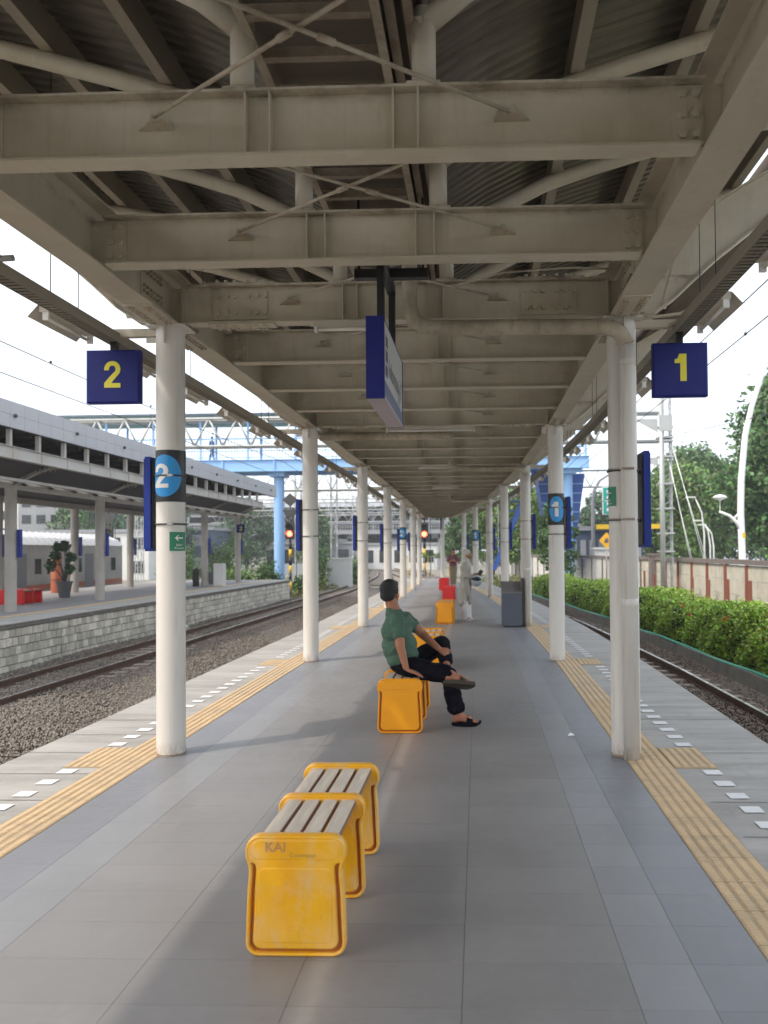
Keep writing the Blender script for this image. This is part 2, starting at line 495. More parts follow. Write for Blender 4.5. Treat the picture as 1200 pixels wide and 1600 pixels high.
def link(name, me, parent=None, loc=None, rot=None, kind=None, label=None, cat=None, group=None):
    o = bpy.data.objects.new(name, me)
    C.objects.link(o)
    if parent is not None:
        o.parent = parent
        o.matrix_parent_inverse = Matrix.Translation(-Vector(parent.get('base', (0, 0, 0))))
    if loc is not None:
        o.location = loc
    if rot is not None:
        o.rotation_euler = rot
    tag(o, label, cat, group, kind)
    return o


def tag(o, label=None, cat=None, group=None, kind=None):
    if label: o['label'] = label
    if cat: o['category'] = cat
    if group: o['group'] = group
    if kind: o['kind'] = kind
    return o


def obj(name, mb, m, parent=None, **k):
    return link(name, mb.mesh(name, m), parent, **k)


def objs(name, mb, m, parent=None, **k):
    """one object per separate shape collected in mb"""
    out = []
    for (v0, v1, f0, f1) in mb.isl():
        b = MB()
        b.v = mb.v[v0:v1]
        b.f = [[i - v0 for i in f] for f in mb.f[f0:f1]]
        b.sm, b.mi = mb.sm[f0:f1], mb.mi[f0:f1]
        out.append(obj(name, b, m, parent, **k))
    return out


def thing(name, loc, label, cat, group=None, kind=None):
    """an Empty at the thing's base; its parts are built in world coordinates"""
    o = bpy.data.objects.new(name, None)
    o.empty_display_size = .1
    C.objects.link(o)
    o.location = loc
    o['base'] = tuple(loc)
    return tag(o, label, cat, group, kind)


def dup(root, loc, label=None, group=None, rot=0):
    kids = {}
    for x in bpy.data.objects:
        if x.parent is not None:
            kids.setdefault(x.parent.name, []).append(x)

    def cp2(o, par):
        c = o.copy()
        C.objects.link(c)
        if par is not None:
            c.parent = par
            c.matrix_parent_inverse = o.matrix_parent_inverse.copy()
        for ch in kids.get(o.name, []):
            cp2(ch, c)
        return c
    r = cp2(root, None)
    r.location = loc
    r.rotation_euler = (0, 0, rot)
    if label: r['label'] = label
    if group: r['group'] = group
    return r


def face_copies(o):
    return o


def blob(name, prims, vox, m, parent, smooth_it=3, fold=0, fsc=(7, 7, 16), **k):
    """one continuous skin over tapered capsules ('c', p0, r0, p1, r1) and ellipsoids ('e', c, (rx,ry,rz), rotz)"""
    mb = MB()
    for p in prims:
        if p[0] == 'c':
            p0, p1 = Vector(p[1]), Vector(p[3])
            d = p1 - p0
            L = d.length
            d.normalize()
            pts, rs = [], []
            for t in (-.95, -.7, -.35):
                pts.append(p0 + d * p[2] * t); rs.append(p[2] * math.sqrt(1 - t * t))
            for i in range(5):
                q = i / 4
                pts.append(p0.lerp(p1, q)); rs.append(p[2] * (1 - q) + p[4] * q)
            for t in (.35, .7, .95):
                pts.append(p1 + d * p[4] * t); rs.append(p[4] * math.sqrt(1 - t * t))
            mb.tube(pts, rs, 14)
        else:
            b0 = len(mb.v)
            mb.ball((0, 0, 0), p[2], 18, 12)
            rot = Matrix.Rotation(p[3], 3, 'Z') if len(p) > 3 and not isinstance(p[3], Matrix) else (p[3] if len(p) > 3 else Matrix.Identity(3))
            for i in range(b0, len(mb.v)):
                q = rot @ Vector(mb.v[i]) + Vector(p[1])
                mb.v[i] = tuple(q)
    me = mb.mesh(name + '_src', m)
    o = bpy.data.objects.new('tmp', me)
    C.objects.link(o)
    r = o.modifiers.new('r', 'REMESH')
    r.mode = 'VOXEL'
    r.voxel_size = vox
    r.use_smooth_shade = True
    s = o.modifiers.new('s', 'SMOOTH')
    s.iterations = smooth_it
    s.factor = .5
    dg = bpy.context.evaluated_depsgraph_get()
    me2 = bpy.data.meshes.new_from_object(o.evaluated_get(dg))
    me2.name = name
    me2.materials.clear()
    me2.materials.append(m)
    me2.polygons.foreach_set('material_index', [0] * len(me2.polygons))
    me2.polygons.foreach_set('use_smooth', [True] * len(me2.polygons))
    if fold:
        from mathutils import noise
        sh = [fsc[0], fsc[1], fsc[2]]
        nrm = [v.normal.copy() for v in me2.vertices]
        for v, nn in zip(me2.vertices, nrm):
            c = v.co
            a = noise.noise(Vector((c.x * sh[0] + c.z * 5, c.y * sh[1], c.z * sh[2] - c.x * 6)))
            a = 1 - abs(a) * 3.2
            b_ = noise.noise(Vector((c.x * 22, c.y * 22, c.z * 22 + 5)))
            v.co = c + nn * (fold * max(-.6, a) * .6 + fold * .35 * b_)
        me2.update()
    bpy.data.objects.remove(o)
    bpy.data.meshes.remove(me)
    return link(name, me2, parent, **k)


def text_mesh(txt, size, fn, m, name, parent, offset=0.0, align='CENTER', **k):
    cu = bpy.data.curves.new('t', 'FONT')
    cu.body = txt
    cu.size = size
    cu.align_x = align
    cu.offset = offset
    cu.resolution_u = 3
    o = bpy.data.objects.new('t', cu)
    C.objects.link(o)
    dg = bpy.context.evaluated_depsgraph_get()
    dg.update()
    me = bpy.data.meshes.new_from_object(o.evaluated_get(dg))
    bpy.data.objects.remove(o)
    for v in me.vertices:
        v.co = fn(v.co.x, v.co.y)
    me.materials.clear()
    me.materials.append(m)
    me.update()
    me.name = name
    return link(name, me, parent, **k)


def glyph2():
    q = []
    c = (.31, .69)
    outer, inner = [(.0, .655)], [(.185, .655)]
    for a in range(180, -46, -12):
        t = R(a)
        outer.append((c[0] + .31 * math.cos(t), c[1] + .31 * math.sin(t)))
        inner.append((c[0] + .125 * math.cos(t), c[1] + .14 * math.sin(t)))
    outer += [(.40, .33), (.27, .17)]
    inner += [(.22, .42), (.0, .17)]
    for i in range(len(outer) - 1):
        q.append((outer[i], inner[i], inner[i + 1], outer[i + 1]))
    q.append(((.0, .17), (.0, .0), (.30, .0), (.27, .17)))
    q.append(((.27, .17), (.30, .0), (.62, .0), (.62, .17)))
    return q, .62


def glyph1():
    q = [((.20, 1.), (.20, .0), (.43, .0), (.43, 1.)),
         ((.0, .80), (.0, .66), (.20, .66), (.20, .82)),
         ((.17, .815), (.2, .82), (.2, 1.), (.2, 1.))]
    q[1] = ((.0, .80), (.0, .66), (.20, .66), (.20, .86))
    q[2] = ((.10, .83), (.20, .86), (.20, 1.), (.17, 1.))
    return q, .43


def subdiv_x(q, n):
    """cut quads into n strips so that they bend round a column"""
    out = []
    for (a, b, c, d) in q:
        for i in range(n):
            for j in range(n):
                def P(s, t):
                    x0 = (a[0] * (1 - s) + d[0] * s, a[1] * (1 - s) + d[1] * s)
                    x1 = (b[0] * (1 - s) + c[0] * s, b[1] * (1 - s) + c[1] * s)
                    return (x0[0] * (1 - t) + x1[0] * t, x0[1] * (1 - t) + x1[1] * t)
                out.append((P(i / n, j / n), P(i / n, (j + 1) / n), P((i + 1) / n, (j + 1) / n), P((i + 1) / n, j / n)))
    return out


ORD = ['first', 'second', 'third', 'fourth', 'fifth', 'sixth', 'seventh', 'eighth', 'ninth', 'tenth', 'eleventh', 'twelfth',
       'thirteenth', 'fourteenth', 'fifteenth', 'sixteenth', 'seventeenth', 'eighteenth', 'nineteenth', 'twentieth']

# ------------------------------------------------------------------ plan of the platform
S = 5.182
D0 = 6.169
_Y = [-30, D0, D0 + S, D0 + 2 * S, D0 + 3 * S, D0 + 4 * S, D0 + 5 * S, D0 + 6 * S, D0 + 7 * S, 60, 120]
_XR = [1.10, 1.10, 1.09, .968, .706, .366, -.108, -.655, -1.29, -3.9, -16]
_XL = [-2.37, -2.37, -2.365, -2.365, -2.435, -2.50, -2.585, -2.72, -2.88, -3.6, -9]


def XR(y): return float(np.interp(y, _Y, _XR))
def XL(y): return float(np.interp(y, _Y, _XL))
def XC(y): return (XL(y) + XR(y)) / 2


YS = [-6, -2, 2] + [D0 + S * n for n in range(0, 8)] + [45.2]
PEND = 45.2          # the platform's far end
ZG = -1.15           # ground


def ribbon(mb, f0, f1, z, ys, z0=None, mi=0):
    """a strip between two lines x=f(y), optionally with thickness"""
    n = len(ys)
    vs = [(f0(y), y, z) for y in ys] + [(f1(y), y, z) for y in ys]
    fs = [(i, i + n, i + n + 1, i + 1) for i in range(n - 1)]
    if z0 is None:
        return mb.add(vs, fs, False, mi)
    vs += [(f0(y), y, z0) for y in ys] + [(f1(y), y, z0) for y in ys]
    fs += [(i + 1, i + 1 + 2 * n, i + 2 * n, i) for i in range(n - 1)]
    fs += [(i + n, i + 3 * n, i + 3 * n + 1, i + n + 1) for i in range(n - 1)]
    fs += [(0, 2 * n, 3 * n, n), (2 * n - 1, 4 * n - 1, 3 * n - 1, n - 1)]
    return mb.add(vs, fs, False, mi)


# ------------------------------------------------------------------ ground
g = MB()
g.add([(-400, -58, ZG), (400, -58, ZG), (400, 500, ZG), (-400, 500, ZG)], [(0, 1, 2, 3)])
obj('ground', g, M['ground'], kind='structure')

# ------------------------------------------------------------------ platform
plat = thing('platform', (0, 0, 0), None, None, kind='structure')
yy = YS
b = MB()
ribbon(b, lambda y: XL(y) - 1.10, lambda y: XR(y) + 1.13, -.16, yy, ZG)
obj('platform_body', b, M['concrete_d'], plat)
b = MB()
ribbon(b, lambda y: XL(y) - 1.14, lambda y: XL(y) - .36, -.003, yy, -.155)
ribbon(b, lambda y: XR(y) + .265, lambda y: XR(y) + 1.17, -.003, yy, -.155)
obj('edge_slab', b, M['concrete'], plat)
# joints in the edge slabs
b = MB()
y = 2.0
while y < 30:
    for (f0, f1) in ((lambda q: XL(q) - 1.135, lambda q: XL(q) - .37), (lambda q: XR(q) + .30, lambda q: XR(q) + 1.165)):
        if rnd.random() < .8:
            b.add([(f0(y), y, .001), (f1(y), y, .001), (f1(y), y + .008, .001), (f0(y), y + .008, .001)], [(0, 1, 2, 3)])
    y += .6
obj('slab_joint', b, M['joint'], plat, kind='stuff')
NEAR = 2.448 + .306 * 17     # tiles are built one by one up to here
# floor beyond and behind the built tiles
b = MB()
ribbon(b, lambda y: XL(y) - .05, lambda y: XR(y) - .02, -.012, yy, -.155)
obj('floor_bed', b, M['joint'], plat)
yf = [y for y in YS if y > NEAR + .5]
for nm, m_, f0, f1 in (('floor_surface', 'floor', lambda y: XL(y) + .505, lambda y: XR(y) - .565),
                       ('floor_band', 'floor_light', lambda y: XL(y) + .235, lambda y: XL(y) + .505),
                       ('floor_band', 'floor_light', lambda y: XR(y) - .565, lambda y: XR(y) - .32),
                       ('floor_border', 'floor_blue', lambda y: XL(y) - .06, lambda y: XL(y) + .235),
                       ('floor_border', 'floor_blue', lambda y: XR(y) - .32, lambda y: XR(y) - .035)):
    b = MB()
    ribbon(b, f0, f1, 0, [NEAR] + yf)
    ribbon(b, f0, f1, 0, [-6, -2, 2, 2.446])
    obj(nm, b, M[m_], plat)


def tile_mesh(nm, w_, l_, m_):
    b = MB()
    e, g = .0006, .0009
    b.add([(g, e, 0), (w_ - g, e, 0), (w_ - g, l_ - e, 0), (g, l_ - e, 0), (g, e, -.01), (w_ - g, e, -.01), (w_ - g, l_ - e, -.01), (g, l_ - e, -.01)],
          [(0, 1, 2, 3), (4, 5, 1, 0), (5, 6, 2, 1), (6, 7, 3, 2), (7, 4, 0, 3)])
    return b.mesh(nm, m_)


cols = [(-2.43, -2.13, 'tile_blue'), (-2.13, -1.862, 'tile_light'), (-1.862, -1.264, 'tile'), (-1.264, -.666, 'tile'),
        (-.666, -.068, 'tile'), (-.068, .533, 'tile'), (.533, .78, 'tile_light'), (.78, 1.065, 'tile_blue')]
for (x0, x1, m_) in cols:
    variants = []
    for v in range(3):
        mm = M[m_].copy()
        for nd in mm.node_tree.nodes:
            if nd.type == 'HUE_SAT' and nd.inputs['Color'].links == ():
                cc = nd.inputs['Color'].default_value
                k_ = (.965, 1.0, 1.035)[v]
                nd.inputs['Color'].default_value = (cc[0] * k_, cc[1] * k_, cc[2] * k_, 1)
        variants.append(tile_mesh('floor_tile', x1 - x0, .306, mm))
    for r_ in range(17):
        link('floor_tile', variants[rnd.randrange(3)], plat, loc=(x0, 2.448 + .306 * r_, 0))


# tactile paving
def tactile_rows(b, x0, y0, w_, l_, nr=5):
    e = .003
    b.box(x0 + e, x0 + w_ - e, y0 + e, y0 + l_ - e, -.01, .0005, 1)
    p = w_ / nr
    for i in range(nr):
        a, c_ = x0 + p * i + p * .14, x0 + p * (i + 1) - p * .14
        # bar with cut notches
        n = 12
        for j in range(n):
            ya, yb = y0 + e + (l_ - 2 * e) * j / n, y0 + e + (l_ - 2 * e) * (j + .74) / n
            b.add([(a, ya, .0005), (c_, ya, .0005), (c_, yb, .0005), (a, yb, .0005),
                   (a + .007, ya + .002, .0055), (c_ - .007, ya + .002, .0055), (c_ - .007, yb - .002, .0055), (a + .007, yb - .002, .0055)],
                  [(4, 5, 6, 7), (0, 1, 5, 4), (1, 2, 6, 5), (2, 3, 7, 6), (3, 0, 4, 7)])
        b.box(a + .004, c_ - .004, y0 + e, y0 + l_ - e, 0, .0030)


b = MB()
tactile_rows(b, 0, 0, .30, .30)
tac_me = b.mesh('tactile_tile', [M['tactile'], M['tactile_groove']])
NT = 20
for side in (0, 1):
    for r_ in range(NT):
        y = 2.3 + .30 * r_
        x = (XL(y) - .36) if side == 0 else (XR(y) - .035)
        link('tactile_tile', tac_me, plat, loc=(x, y, .002))


def skew_bar(b, f0, f1, ya, yb, z0, z1, mi=0):
    b.add([(f0(ya), ya, z0), (f1(ya), ya, z0), (f1(yb), yb, z0), (f0(yb), yb, z0),
           (f0(ya), ya, z1), (f1(ya), ya, z1), (f1(yb), yb, z1), (f0(yb), yb, z1)],
          [(4, 5, 6, 7), (0, 1, 5, 4), (1, 2, 6, 5), (2, 3, 7, 6), (3, 0, 4, 7)], False, mi)


for side in (0, 1):
    b = MB()
    fx = (lambda y: XL(y) - .36) if side == 0 else (lambda y: XR(y) - .035)
    y = 2.3 + .30 * NT
    while y < 44.6:
        skew_bar(b, lambda q: fx(q) + .003, lambda q: fx(q) + .297, y + .003, y + .297, -.01, .0025, 1)
        for i in range(5):
            skew_bar(b, lambda q, i=i: fx(q) + .06 * i + .010, lambda q, i=i: fx(q) + .06 * i + .050, y + .003, y + .297, .0025, .007)
        y += .30
    obj('tactile_strip', b, [M['tactile'], M['tactile_groove']], plat, kind='stuff')
# short tactile branches at the doors, each two tiles
for n in range(0, 7):
    y = D0 - .40 + S * n
    for side in (0, 1):
        for k_ in range(2):
            x = (XL(y) - .36 - .285) if side == 0 else (XR(y) + .268)
            link('tactile_tile', tac_me, plat, loc=(x, y + .27 * k_, .002 + .001))
# white square marks
b = MB()
b.add([(0, 0, 0), (.118, 0, 0), (.118, .115, 0), (0, .115, 0)], [(0, 1, 2, 3)])
sq_me = b.mesh('painted_square', M['road_white'])
far = MB()
for side in (0, 1):
    y = 2.4
    while y < 30:
        ph = (y - (D0 - .40)) % S
        if not (ph < .62 or ph > S - .14):
            x = (XL(y) - .36 - .25) if side == 0 else (XR(y) + .44)
            if y < 12:
                link('painted_square', sq_me, plat, loc=(x, y, .0022))
            else:
                far.add([(x, y, .0022), (x + .118, y, .0022), (x + .118, y + .115, .0022), (x, y + .115, .0022)], [(0, 1, 2, 3)])
        y += .267
obj('painted_squares', far, M['road_white'], plat, kind='stuff')


# ------------------------------------------------------------------ tracks and ballast
def rail_prof(mb, fx, ys, zt, mi_top=1):
    # foot, web, head
    for (a, b_, z0, z1, mi) in ((-.055, .055, zt - .14, zt - .125, 0), (-.009, .009, zt - .125, zt - .04, 0), (-.033, .033, zt - .04, zt - .002, 0), (-.028, .028, zt - .002, zt, 1)):
        ribbon(mb, lambda y: fx(y) + a, lambda y: fx(y) + b_, z1, ys, z0, mi)


ZR = -.88


def track(name, fx, ys, label):
    t = thing(name, (fx(ys[0]), ys[0], ZG), None, None, kind='structure')
    for sgn in (-1, 1):
        mb = MB()
        rail_prof(mb, lambda y: fx(y) + sgn * .568, ys, ZR)
        obj('rail', mb, [M['rail_rust'], M['rail_top']], t)
    sb = MB()
    sb.box(-1.0, 1.0, -.11, .11, ZR - .30, ZR - .145)
    me = sb.mesh('sleeper', M['sleeper'])
    y = ys[0] + .3
    while y < min(ys[-1], 62):
        link('sleeper', me, t, loc=(fx(y), y, 0))
        y += .6
    return t


def TL(y): return float(np.interp(y, [-10, 50, 58, 64, 80, 119, 160], [-8.60, -8.60, -8.85, -9.5, -10.6, -15.2, -23]))
def TR(y): return XR(y) + 2.545


ysL = [-4] + list(range(5, 50, 5)) + list(range(50, 160, 4))
ysR = [-4, D0] + [D0 + S * n for n in range(1, 8)] + list(range(46, 120, 4))
track('railway_track', TL, ysL, '')
track('railway_track', TR, ysR, '')
b = MB()
ribbon(b, lambda y: TL(y) - 1.9, lambda y: XL(y) - 1.10, -1.06, [-4] + list(range(2, 62, 4)), ZG - .05)
ribbon(b, lambda y: XR(y) + 1.10, lambda y: XR(y) + 4.0, -1.06, ysR[:14], ZG - .05)
ribbon(b, lambda y: TL(y) - 1.9, lambda y: TL(y) + 2.2, -1.05, [62 + 4 * k for k in range(24)], ZG - .05)
obj('ballast_bed', b, M['ballast_bed'], kind='structure')
# other tracks fanning out beyond the platform's end
b = MB()
for (xa, xb, xc) in ((-3.2, -9, -24), (-1.5, -5.2, -15)):
    fx = lambda y: float(np.interp(y, [50, 85, 160], [xa, xb, xc]))
    for sgn in (-1, 1):
        rail_prof(b, lambda y: fx(y) + sgn * .568, list(range(50, 161, 10)), ZR - .1)
obj('distant_rails', b, [M['rail_rust'], M['rail_top']], kind='structure')


def stones(name, m_, pts, sz, parent=None):
    """low stones, six corners each, as one mesh"""
    n = len(pts)
    base = np.array([(1, 0, 0), (-1, 0, 0), (0, 1, 0), (0, -1, 0), (0, 0, 1), (0, 0, -1)], float)
    fa = np.array([(0, 2, 4), (2, 1, 4), (1, 3, 4), (3, 0, 4), (2, 0, 5), (1, 2, 5), (3, 1, 5), (0, 3, 5)])
    sc = sz * nrs.uniform(.55, 1.25, (n, 1, 3)) * nrs.uniform(.7, 1.3, (n, 6, 1))
    v = base[None] * sc
    q = nrs.normal(size=(n, 4))
    q /= np.linalg.norm(q, axis=1)[:, None]
    a, b_, c, d = q.T
    Rm = np.stack([1 - 2 * (c * c + d * d), 2 * (b_ * c - a * d), 2 * (b_ * d + a * c), 2 * (b_ * c + a * d), 1 - 2 * (b_ * b_ + d * d), 2 * (c * d - a * b_),
                   2 * (b_ * d - a * c), 2 * (c * d + a * b_), 1 - 2 * (b_ * b_ + c * c)], 1).reshape(n, 3, 3)
    v = np.einsum('nij,nkj->nki', Rm, v) + pts[:, None, :]
    f = (fa[None] + (np.arange(n) * 6)[:, None, None]).reshape(-1, 3)
    me = bpy.data.meshes.new(name)
    me.vertices.add(n * 6)
    me.vertices.foreach_set('co', v.reshape(-1))
    me.loops.add(len(f) * 3)
    me.loops.foreach_set('vertex_index', f.reshape(-1).astype(np.int32))
    me.polygons.add(len(f))
    me.polygons.foreach_set('loop_start', np.arange(0, len(f) * 3, 3, dtype=np.int32))
    me.update(calc_edges=True)
    me.materials.append(m_)
    return link(name, me, parent, kind='stuff')


def scatter(x0f, x1f, ya, yb, dens, zf):
    out = []
    y = ya
    while y < yb:
        dy = .5
        xa, xb = x0f(y), x1f(y)
        n = int(dens(y) * (xb - xa) * dy)
        xs = nrs.uniform(xa, xb, n)
        ys_ = nrs.uniform(y, y + dy, n)
        out.append(np.stack([xs, ys_, zf(xs, ys_)], 1))
        y += dy
    return np.concatenate(out)


def zball(fx):
    def z(x, y):
        c = np.array([fx(q) for q in y])
        return -1.045 + nrs.uniform(-.02, .03, len(x)) + .035 * np.sin(x * 1.7 + y * .6) - .0 * np.abs(x - c)
    return z


den = lambda y: 900 if y < 14 else (520 if y < 24 else 190)
p = scatter(lambda y: TL(y) - 1.75, lambda y: XL(y) - 1.15, 4.5, 46, den, zball(TL))
stones('ballast_gravel', M['ballast'], p, .025)
p = scatter(lambda y: XR(y) + 1.2, lambda y: XR(y) + 3.98, 8, 44, lambda y: 620 if y < 20 else 260, zball(TR))
stones('ballast_gravel_right', M['ballast_r'], p, .025).name = 'ballast_gravel'

# ------------------------------------------------------------------ platform canopy
can = thing('platform_canopy', (XC(0), 0, 0), 'long cream steel canopy on two rows of round white columns over the tiled platform', 'canopy')
PITCH_B = S / 4
FR = [D0 + PITCH_B * k for k in range(-8, 29)]        # frame lines; every fourth stands on columns
ZB, ZT = 3.30, 3.60


def is_col(k): return (k - 8) % 4 == 0


def hexbolt(b, c, axis, r=.017, h=.016):
    """six-sided bolt head, axis 'y' or 'z' with sign"""
    ax, sg = axis
    vs = []
    for hh in (0, h):
        for i in range(6):
            t = math.pi / 3 * i
            u, v = r * math.cos(t), r * math.sin(t)
            if ax == 'y': vs.append((c[0] + u, c[1] + sg * hh, c[2] + v))
            elif ax == 'z': vs.append((c[0] + u, c[1] + v, c[2] + sg * hh))
            else: vs.append((c[0] + sg * hh, c[1] + u, c[2] + v))
    b.add(vs, [tuple(range(6, 12)), tuple(range(5, -1, -1))] + [(i, (i + 1) % 6, (i + 1) % 6 + 6, i + 6) for i in range(6)])


beam_cache = {}


def beam_meshes(xl, xr, colframe):
    key = (round(xl, 2), round(xr, 2), colframe)
    if key in beam_cache: return beam_cache[key]
    c = (xl + xr) / 2
    b = MB()
    g0, g1 = xl + .012, xr - .012
    if colframe: g0, g1 = xl + .02, xr - .02
    e0, e1 = xl + .115, xr - .115
    b.box(g0, g1, -.005, .005, ZB + .012, ZT - .012)                 # web
    b.box(e0, e1, -.06, .06, ZB, ZB + .012)
    b.box(e0 - .02, e1 + .02, -.06, .06, ZT - .012, ZT)
    if colframe:
        b.box(xl + .10, xl + .115, -.058, .058, ZB + .012, ZT - .012)
        b.box(xr - .115, xr - .10, -.058, .058, ZB + .012, ZT - .012)
    for sx in (-1, 1):                                                # stiffener pairs
        for dx in (.275, .385):
            x = c + sx * dx
            b.box(x - .004, x + .004, -.056, -.006, ZB + .014, ZT - .014)
            b.box(x - .004, x + .004, .006, .056, ZB + .014, ZT - .014)
    pl = MB()
    bo = MB()
    for sx, xe in ((1, xl), (-1, xr)):
        if colframe:
            x0, x1 = sorted((xe + sx * .34, xe + sx * .76))
            pl.box(x0, x1, -.016, -.0055, ZB + .035, ZT - .035)
            pl.box(x0 - .03, x1 + .06, -.062, .062, ZB - .012, ZB - .001)
            pl.box(x0 - .03, x1 + .06, -.062, .062, ZT + .001, ZT + .011)
            for i in range(6):
                x = x0 + .04 + (.067 * i + (.03 if i > 2 else 0))
                for z in (ZB + .085, ZT - .085):
                    hexbolt(bo, (x, -.016, z), ('y', -1), .020, .020)
                for yv in (-.04, .04):
                    hexbolt(bo, (x, yv, ZB - .012), ('z', -1), .014, .018)
                    hexbolt(bo, (x, yv, ZT + .011), ('z', 1), .014, .022)
        else:
            x0, x1 = sorted((xe + sx * .095, xe + sx * .23))
            pl.box(x0, x1, -.016, -.0055, ZB + .02, ZT - .02)
            for x in (x0 + .042, x1 - .036):
                for z in (ZB + .06, (ZB + ZT) / 2, ZT - .06):
                    hexbolt(bo, (x, -.016, z), ('y', -1), .020, .020)
    gu = MB()
    for sx in (-1, 1):                                                 # rod gussets low on both faces
        x = c + sx * .80
        for sy in (-1, 1):
            gu.add([(x - .08, sy * .006, ZB + .145), (x + .08, sy * .006, ZB + .145), (x + .035 - sx * .03, sy * .068, ZB + .160), (x - .035 - sx * .03, sy * .068, ZB + .160),
                    (x - .08, sy * .006, ZB + .153), (x + .08, sy * .006, ZB + .153), (x + .035 - sx * .03, sy * .068, ZB + .168), (x - .035 - sx * .03, sy * .068, ZB + .168)],
                   [(0, 1, 2, 3), (7, 6, 5, 4), (0, 4, 5, 1), (1, 5, 6, 2), (2, 6, 7, 3), (3, 7, 4, 0)])
            hexbolt(gu, (x, sy * .05, ZB + .165), ('z', 1), .012, .03)
    def parts(mb, nm, m_, per):
        out = []
        isl = mb.isl()
        for i in range(0, len(isl), per):
            v0, f0 = isl[i][0], isl[i][2]
            v1, f1 = isl[i + per - 1][1], isl[i + per - 1][3]
            q = MB()
            q.v = mb.v[v0:v1]
            q.f = [[j - v0 for j in f] for f in mb.f[f0:f1]]
            q.sm, q.mi = mb.sm[f0:f1], mb.mi[f0:f1]
            out.append((nm, q.mesh(nm, m_)))
        return out
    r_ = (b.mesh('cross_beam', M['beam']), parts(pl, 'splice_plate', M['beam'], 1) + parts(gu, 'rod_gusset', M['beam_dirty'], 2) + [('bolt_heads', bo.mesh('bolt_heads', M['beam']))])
    beam_cache[key] = r_
    return r_


for k, y in enumerate(FR):
    if y > 43: break
    ms = beam_meshes(XL(y), XR(y), is_col(k))
    o = link('cross_beam', ms[0], can, loc=(0, y, 0))
    for nm, me in ms[1]:
        c_ = link(nm, me, None, kind='stuff' if nm == 'bolt_heads' else None)
        c_.parent = o
FR = [y for y in FR if y < 43]

# tension rods between beams, crossing in plan
for i in range(len(FR) - 1):
    ya, yb = FR[i] + .055, FR[i + 1] - .055
    if FR[i + 1] < -1: continue
    ca, cb = XC(ya), XC(yb)
    for sx in (-1, 1):
        b = MB()
        z0 = ZB + .165 + .02 * (sx > 0)
        b.tube([(ca + sx * .79, ya, z0), (cb - sx * .79, yb, z0)], .0090, 8)
        mx, my = (ca + cb) / 2, (ya + yb) / 2
        d = Vector((cb - sx * .79 - ca - sx * .79, yb - ya, 0)).normalized()
        m0 = Vector((mx, my, z0)) + d * .10
        b.tube([m0 - d * .035, m0 + d * .035], .0145, 8)
        e0 = Vector((ca + sx * .79, ya, z0))
        b.tube([e0 - d * .03, e0 + d * .09], .015, 6)
        obj('tension_rod', b, M['beam_dirty'], can)

# longitudinal girders
for side in (0, 1):
    fx = XL if side == 0 else XR
    cols_y = [D0 + S * n for n in range(-2, 8)]
    cols_y[-1] = 42.6
    for i in range(len(cols_y) - 1):
        ya, yb = cols_y[i], cols_y[i + 1]
        pa, pb = Vector((fx(ya), ya, 0)), Vector((fx(yb), yb, 0))
        b = MB()
        for (w_, z0, z1) in ((.20, 3.285, 3.299), (.010, 3.299, 3.676), (.20, 3.676, 3.69)):
            b.beam(pa + Vector((0, 0, (z0 + z1) / 2)), pb + Vector((0, 0, (z0 + z1) / 2)), w_, z1 - z0)
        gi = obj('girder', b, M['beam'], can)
        b = MB()
        bo = MB()
        for (yc, sg) in ((ya, 1), (yb, -1)):
            if yc > 42 or yc < 0: continue
            x = fx(yc)
            y0, y1 = sorted((yc + sg * .16, yc + sg * .62))
            b.box(x - .102, x + .102, y0, y1, 3.272, 3.284)
            for j in range(7):
                for xx in (-.075, -.045, .045, .075):
                    hexbolt(bo, (x + xx, y0 + .04 + j * .063, 3.272), ('z', -1), .012, .016)
            for sx in (-1, 1):
                b.box(*sorted((x + sx * .0055, x + sx * .015)), y0 + .04, y1 - .04, 3.36, 3.62)
                for j in range(6):
                    for z in (3.40, 3.44, 3.54, 3.58):
                        hexbolt(bo, (x + sx * .015, y0 + .07 + j * .06, z), ('x', sx), .013, .02)
        if b.v:
            for c_ in objs('splice_plate', b, M['beam']): c_.parent = gi
            c_ = obj('bolt_heads', bo, M['beam_dirty'], None, kind='stuff'); c_.parent = gi

# columns
RC = .108
colmesh = {}
b = MB()
b.lathe([(RC, .0), (RC, .55), (RC, 1.1), (RC, 1.65), (RC, 2.2), (RC, 2.75), (RC, 3.27)], 0, 0, 32)
b.box(-.15, .15, -.13, .13, 3.27, 3.284)
b.box(-.19, -.12, -.006, .006, 3.17, 3.27)
b.box(-.006, .006, -.15, -.10, 3.14, 3.27)
col_me = b.mesh('column', M['column'])
b = MB()
for z in (1.76, 2.13):
    b.lathe([(RC + .002, z - .006), (RC + .0125, z - .006), (RC + .0125, z + .006), (RC + .002, z + .006)], 0, 0, 24)
strap_me = b.mesh('strap', M['dark'])
clip_me = []
for z in (1.76, 2.13):
    b = MB()
    b.box(.018, .050, -RC - .020, -RC - .004, z - .010, z + .010)
    hexbolt(b, (.056, -RC - .006, z), ('y', -1), .008, .018)
    clip_me.append(b.mesh('strap_clip', M['lattice']))
col_at = {}
for n in range(-1, 7):
    y = D0 + S * n
    for side in (0, 1):
        x = (XL if side == 0 else XR)(y)
        o = link('column', col_me, can, loc=(x, y, 0))
        s_ = link('strap', strap_me)
        s_.parent = o
        for cm in clip_me:
            s_ = link('strap_clip', cm)
            s_.parent = o
        col_at[(n, side)] = o
link('column', col_me, can, loc=(-1.89, 42.75, 0))
b = MB()
b.lathe([(.112, .0), (.1125, .004), (.1095, .016)], 0, 0, 18)
crust = b.mesh('base_collar', M['rusty'])
for key, o in col_at.items():
    c_ = link('base_collar', crust); c_.parent = o

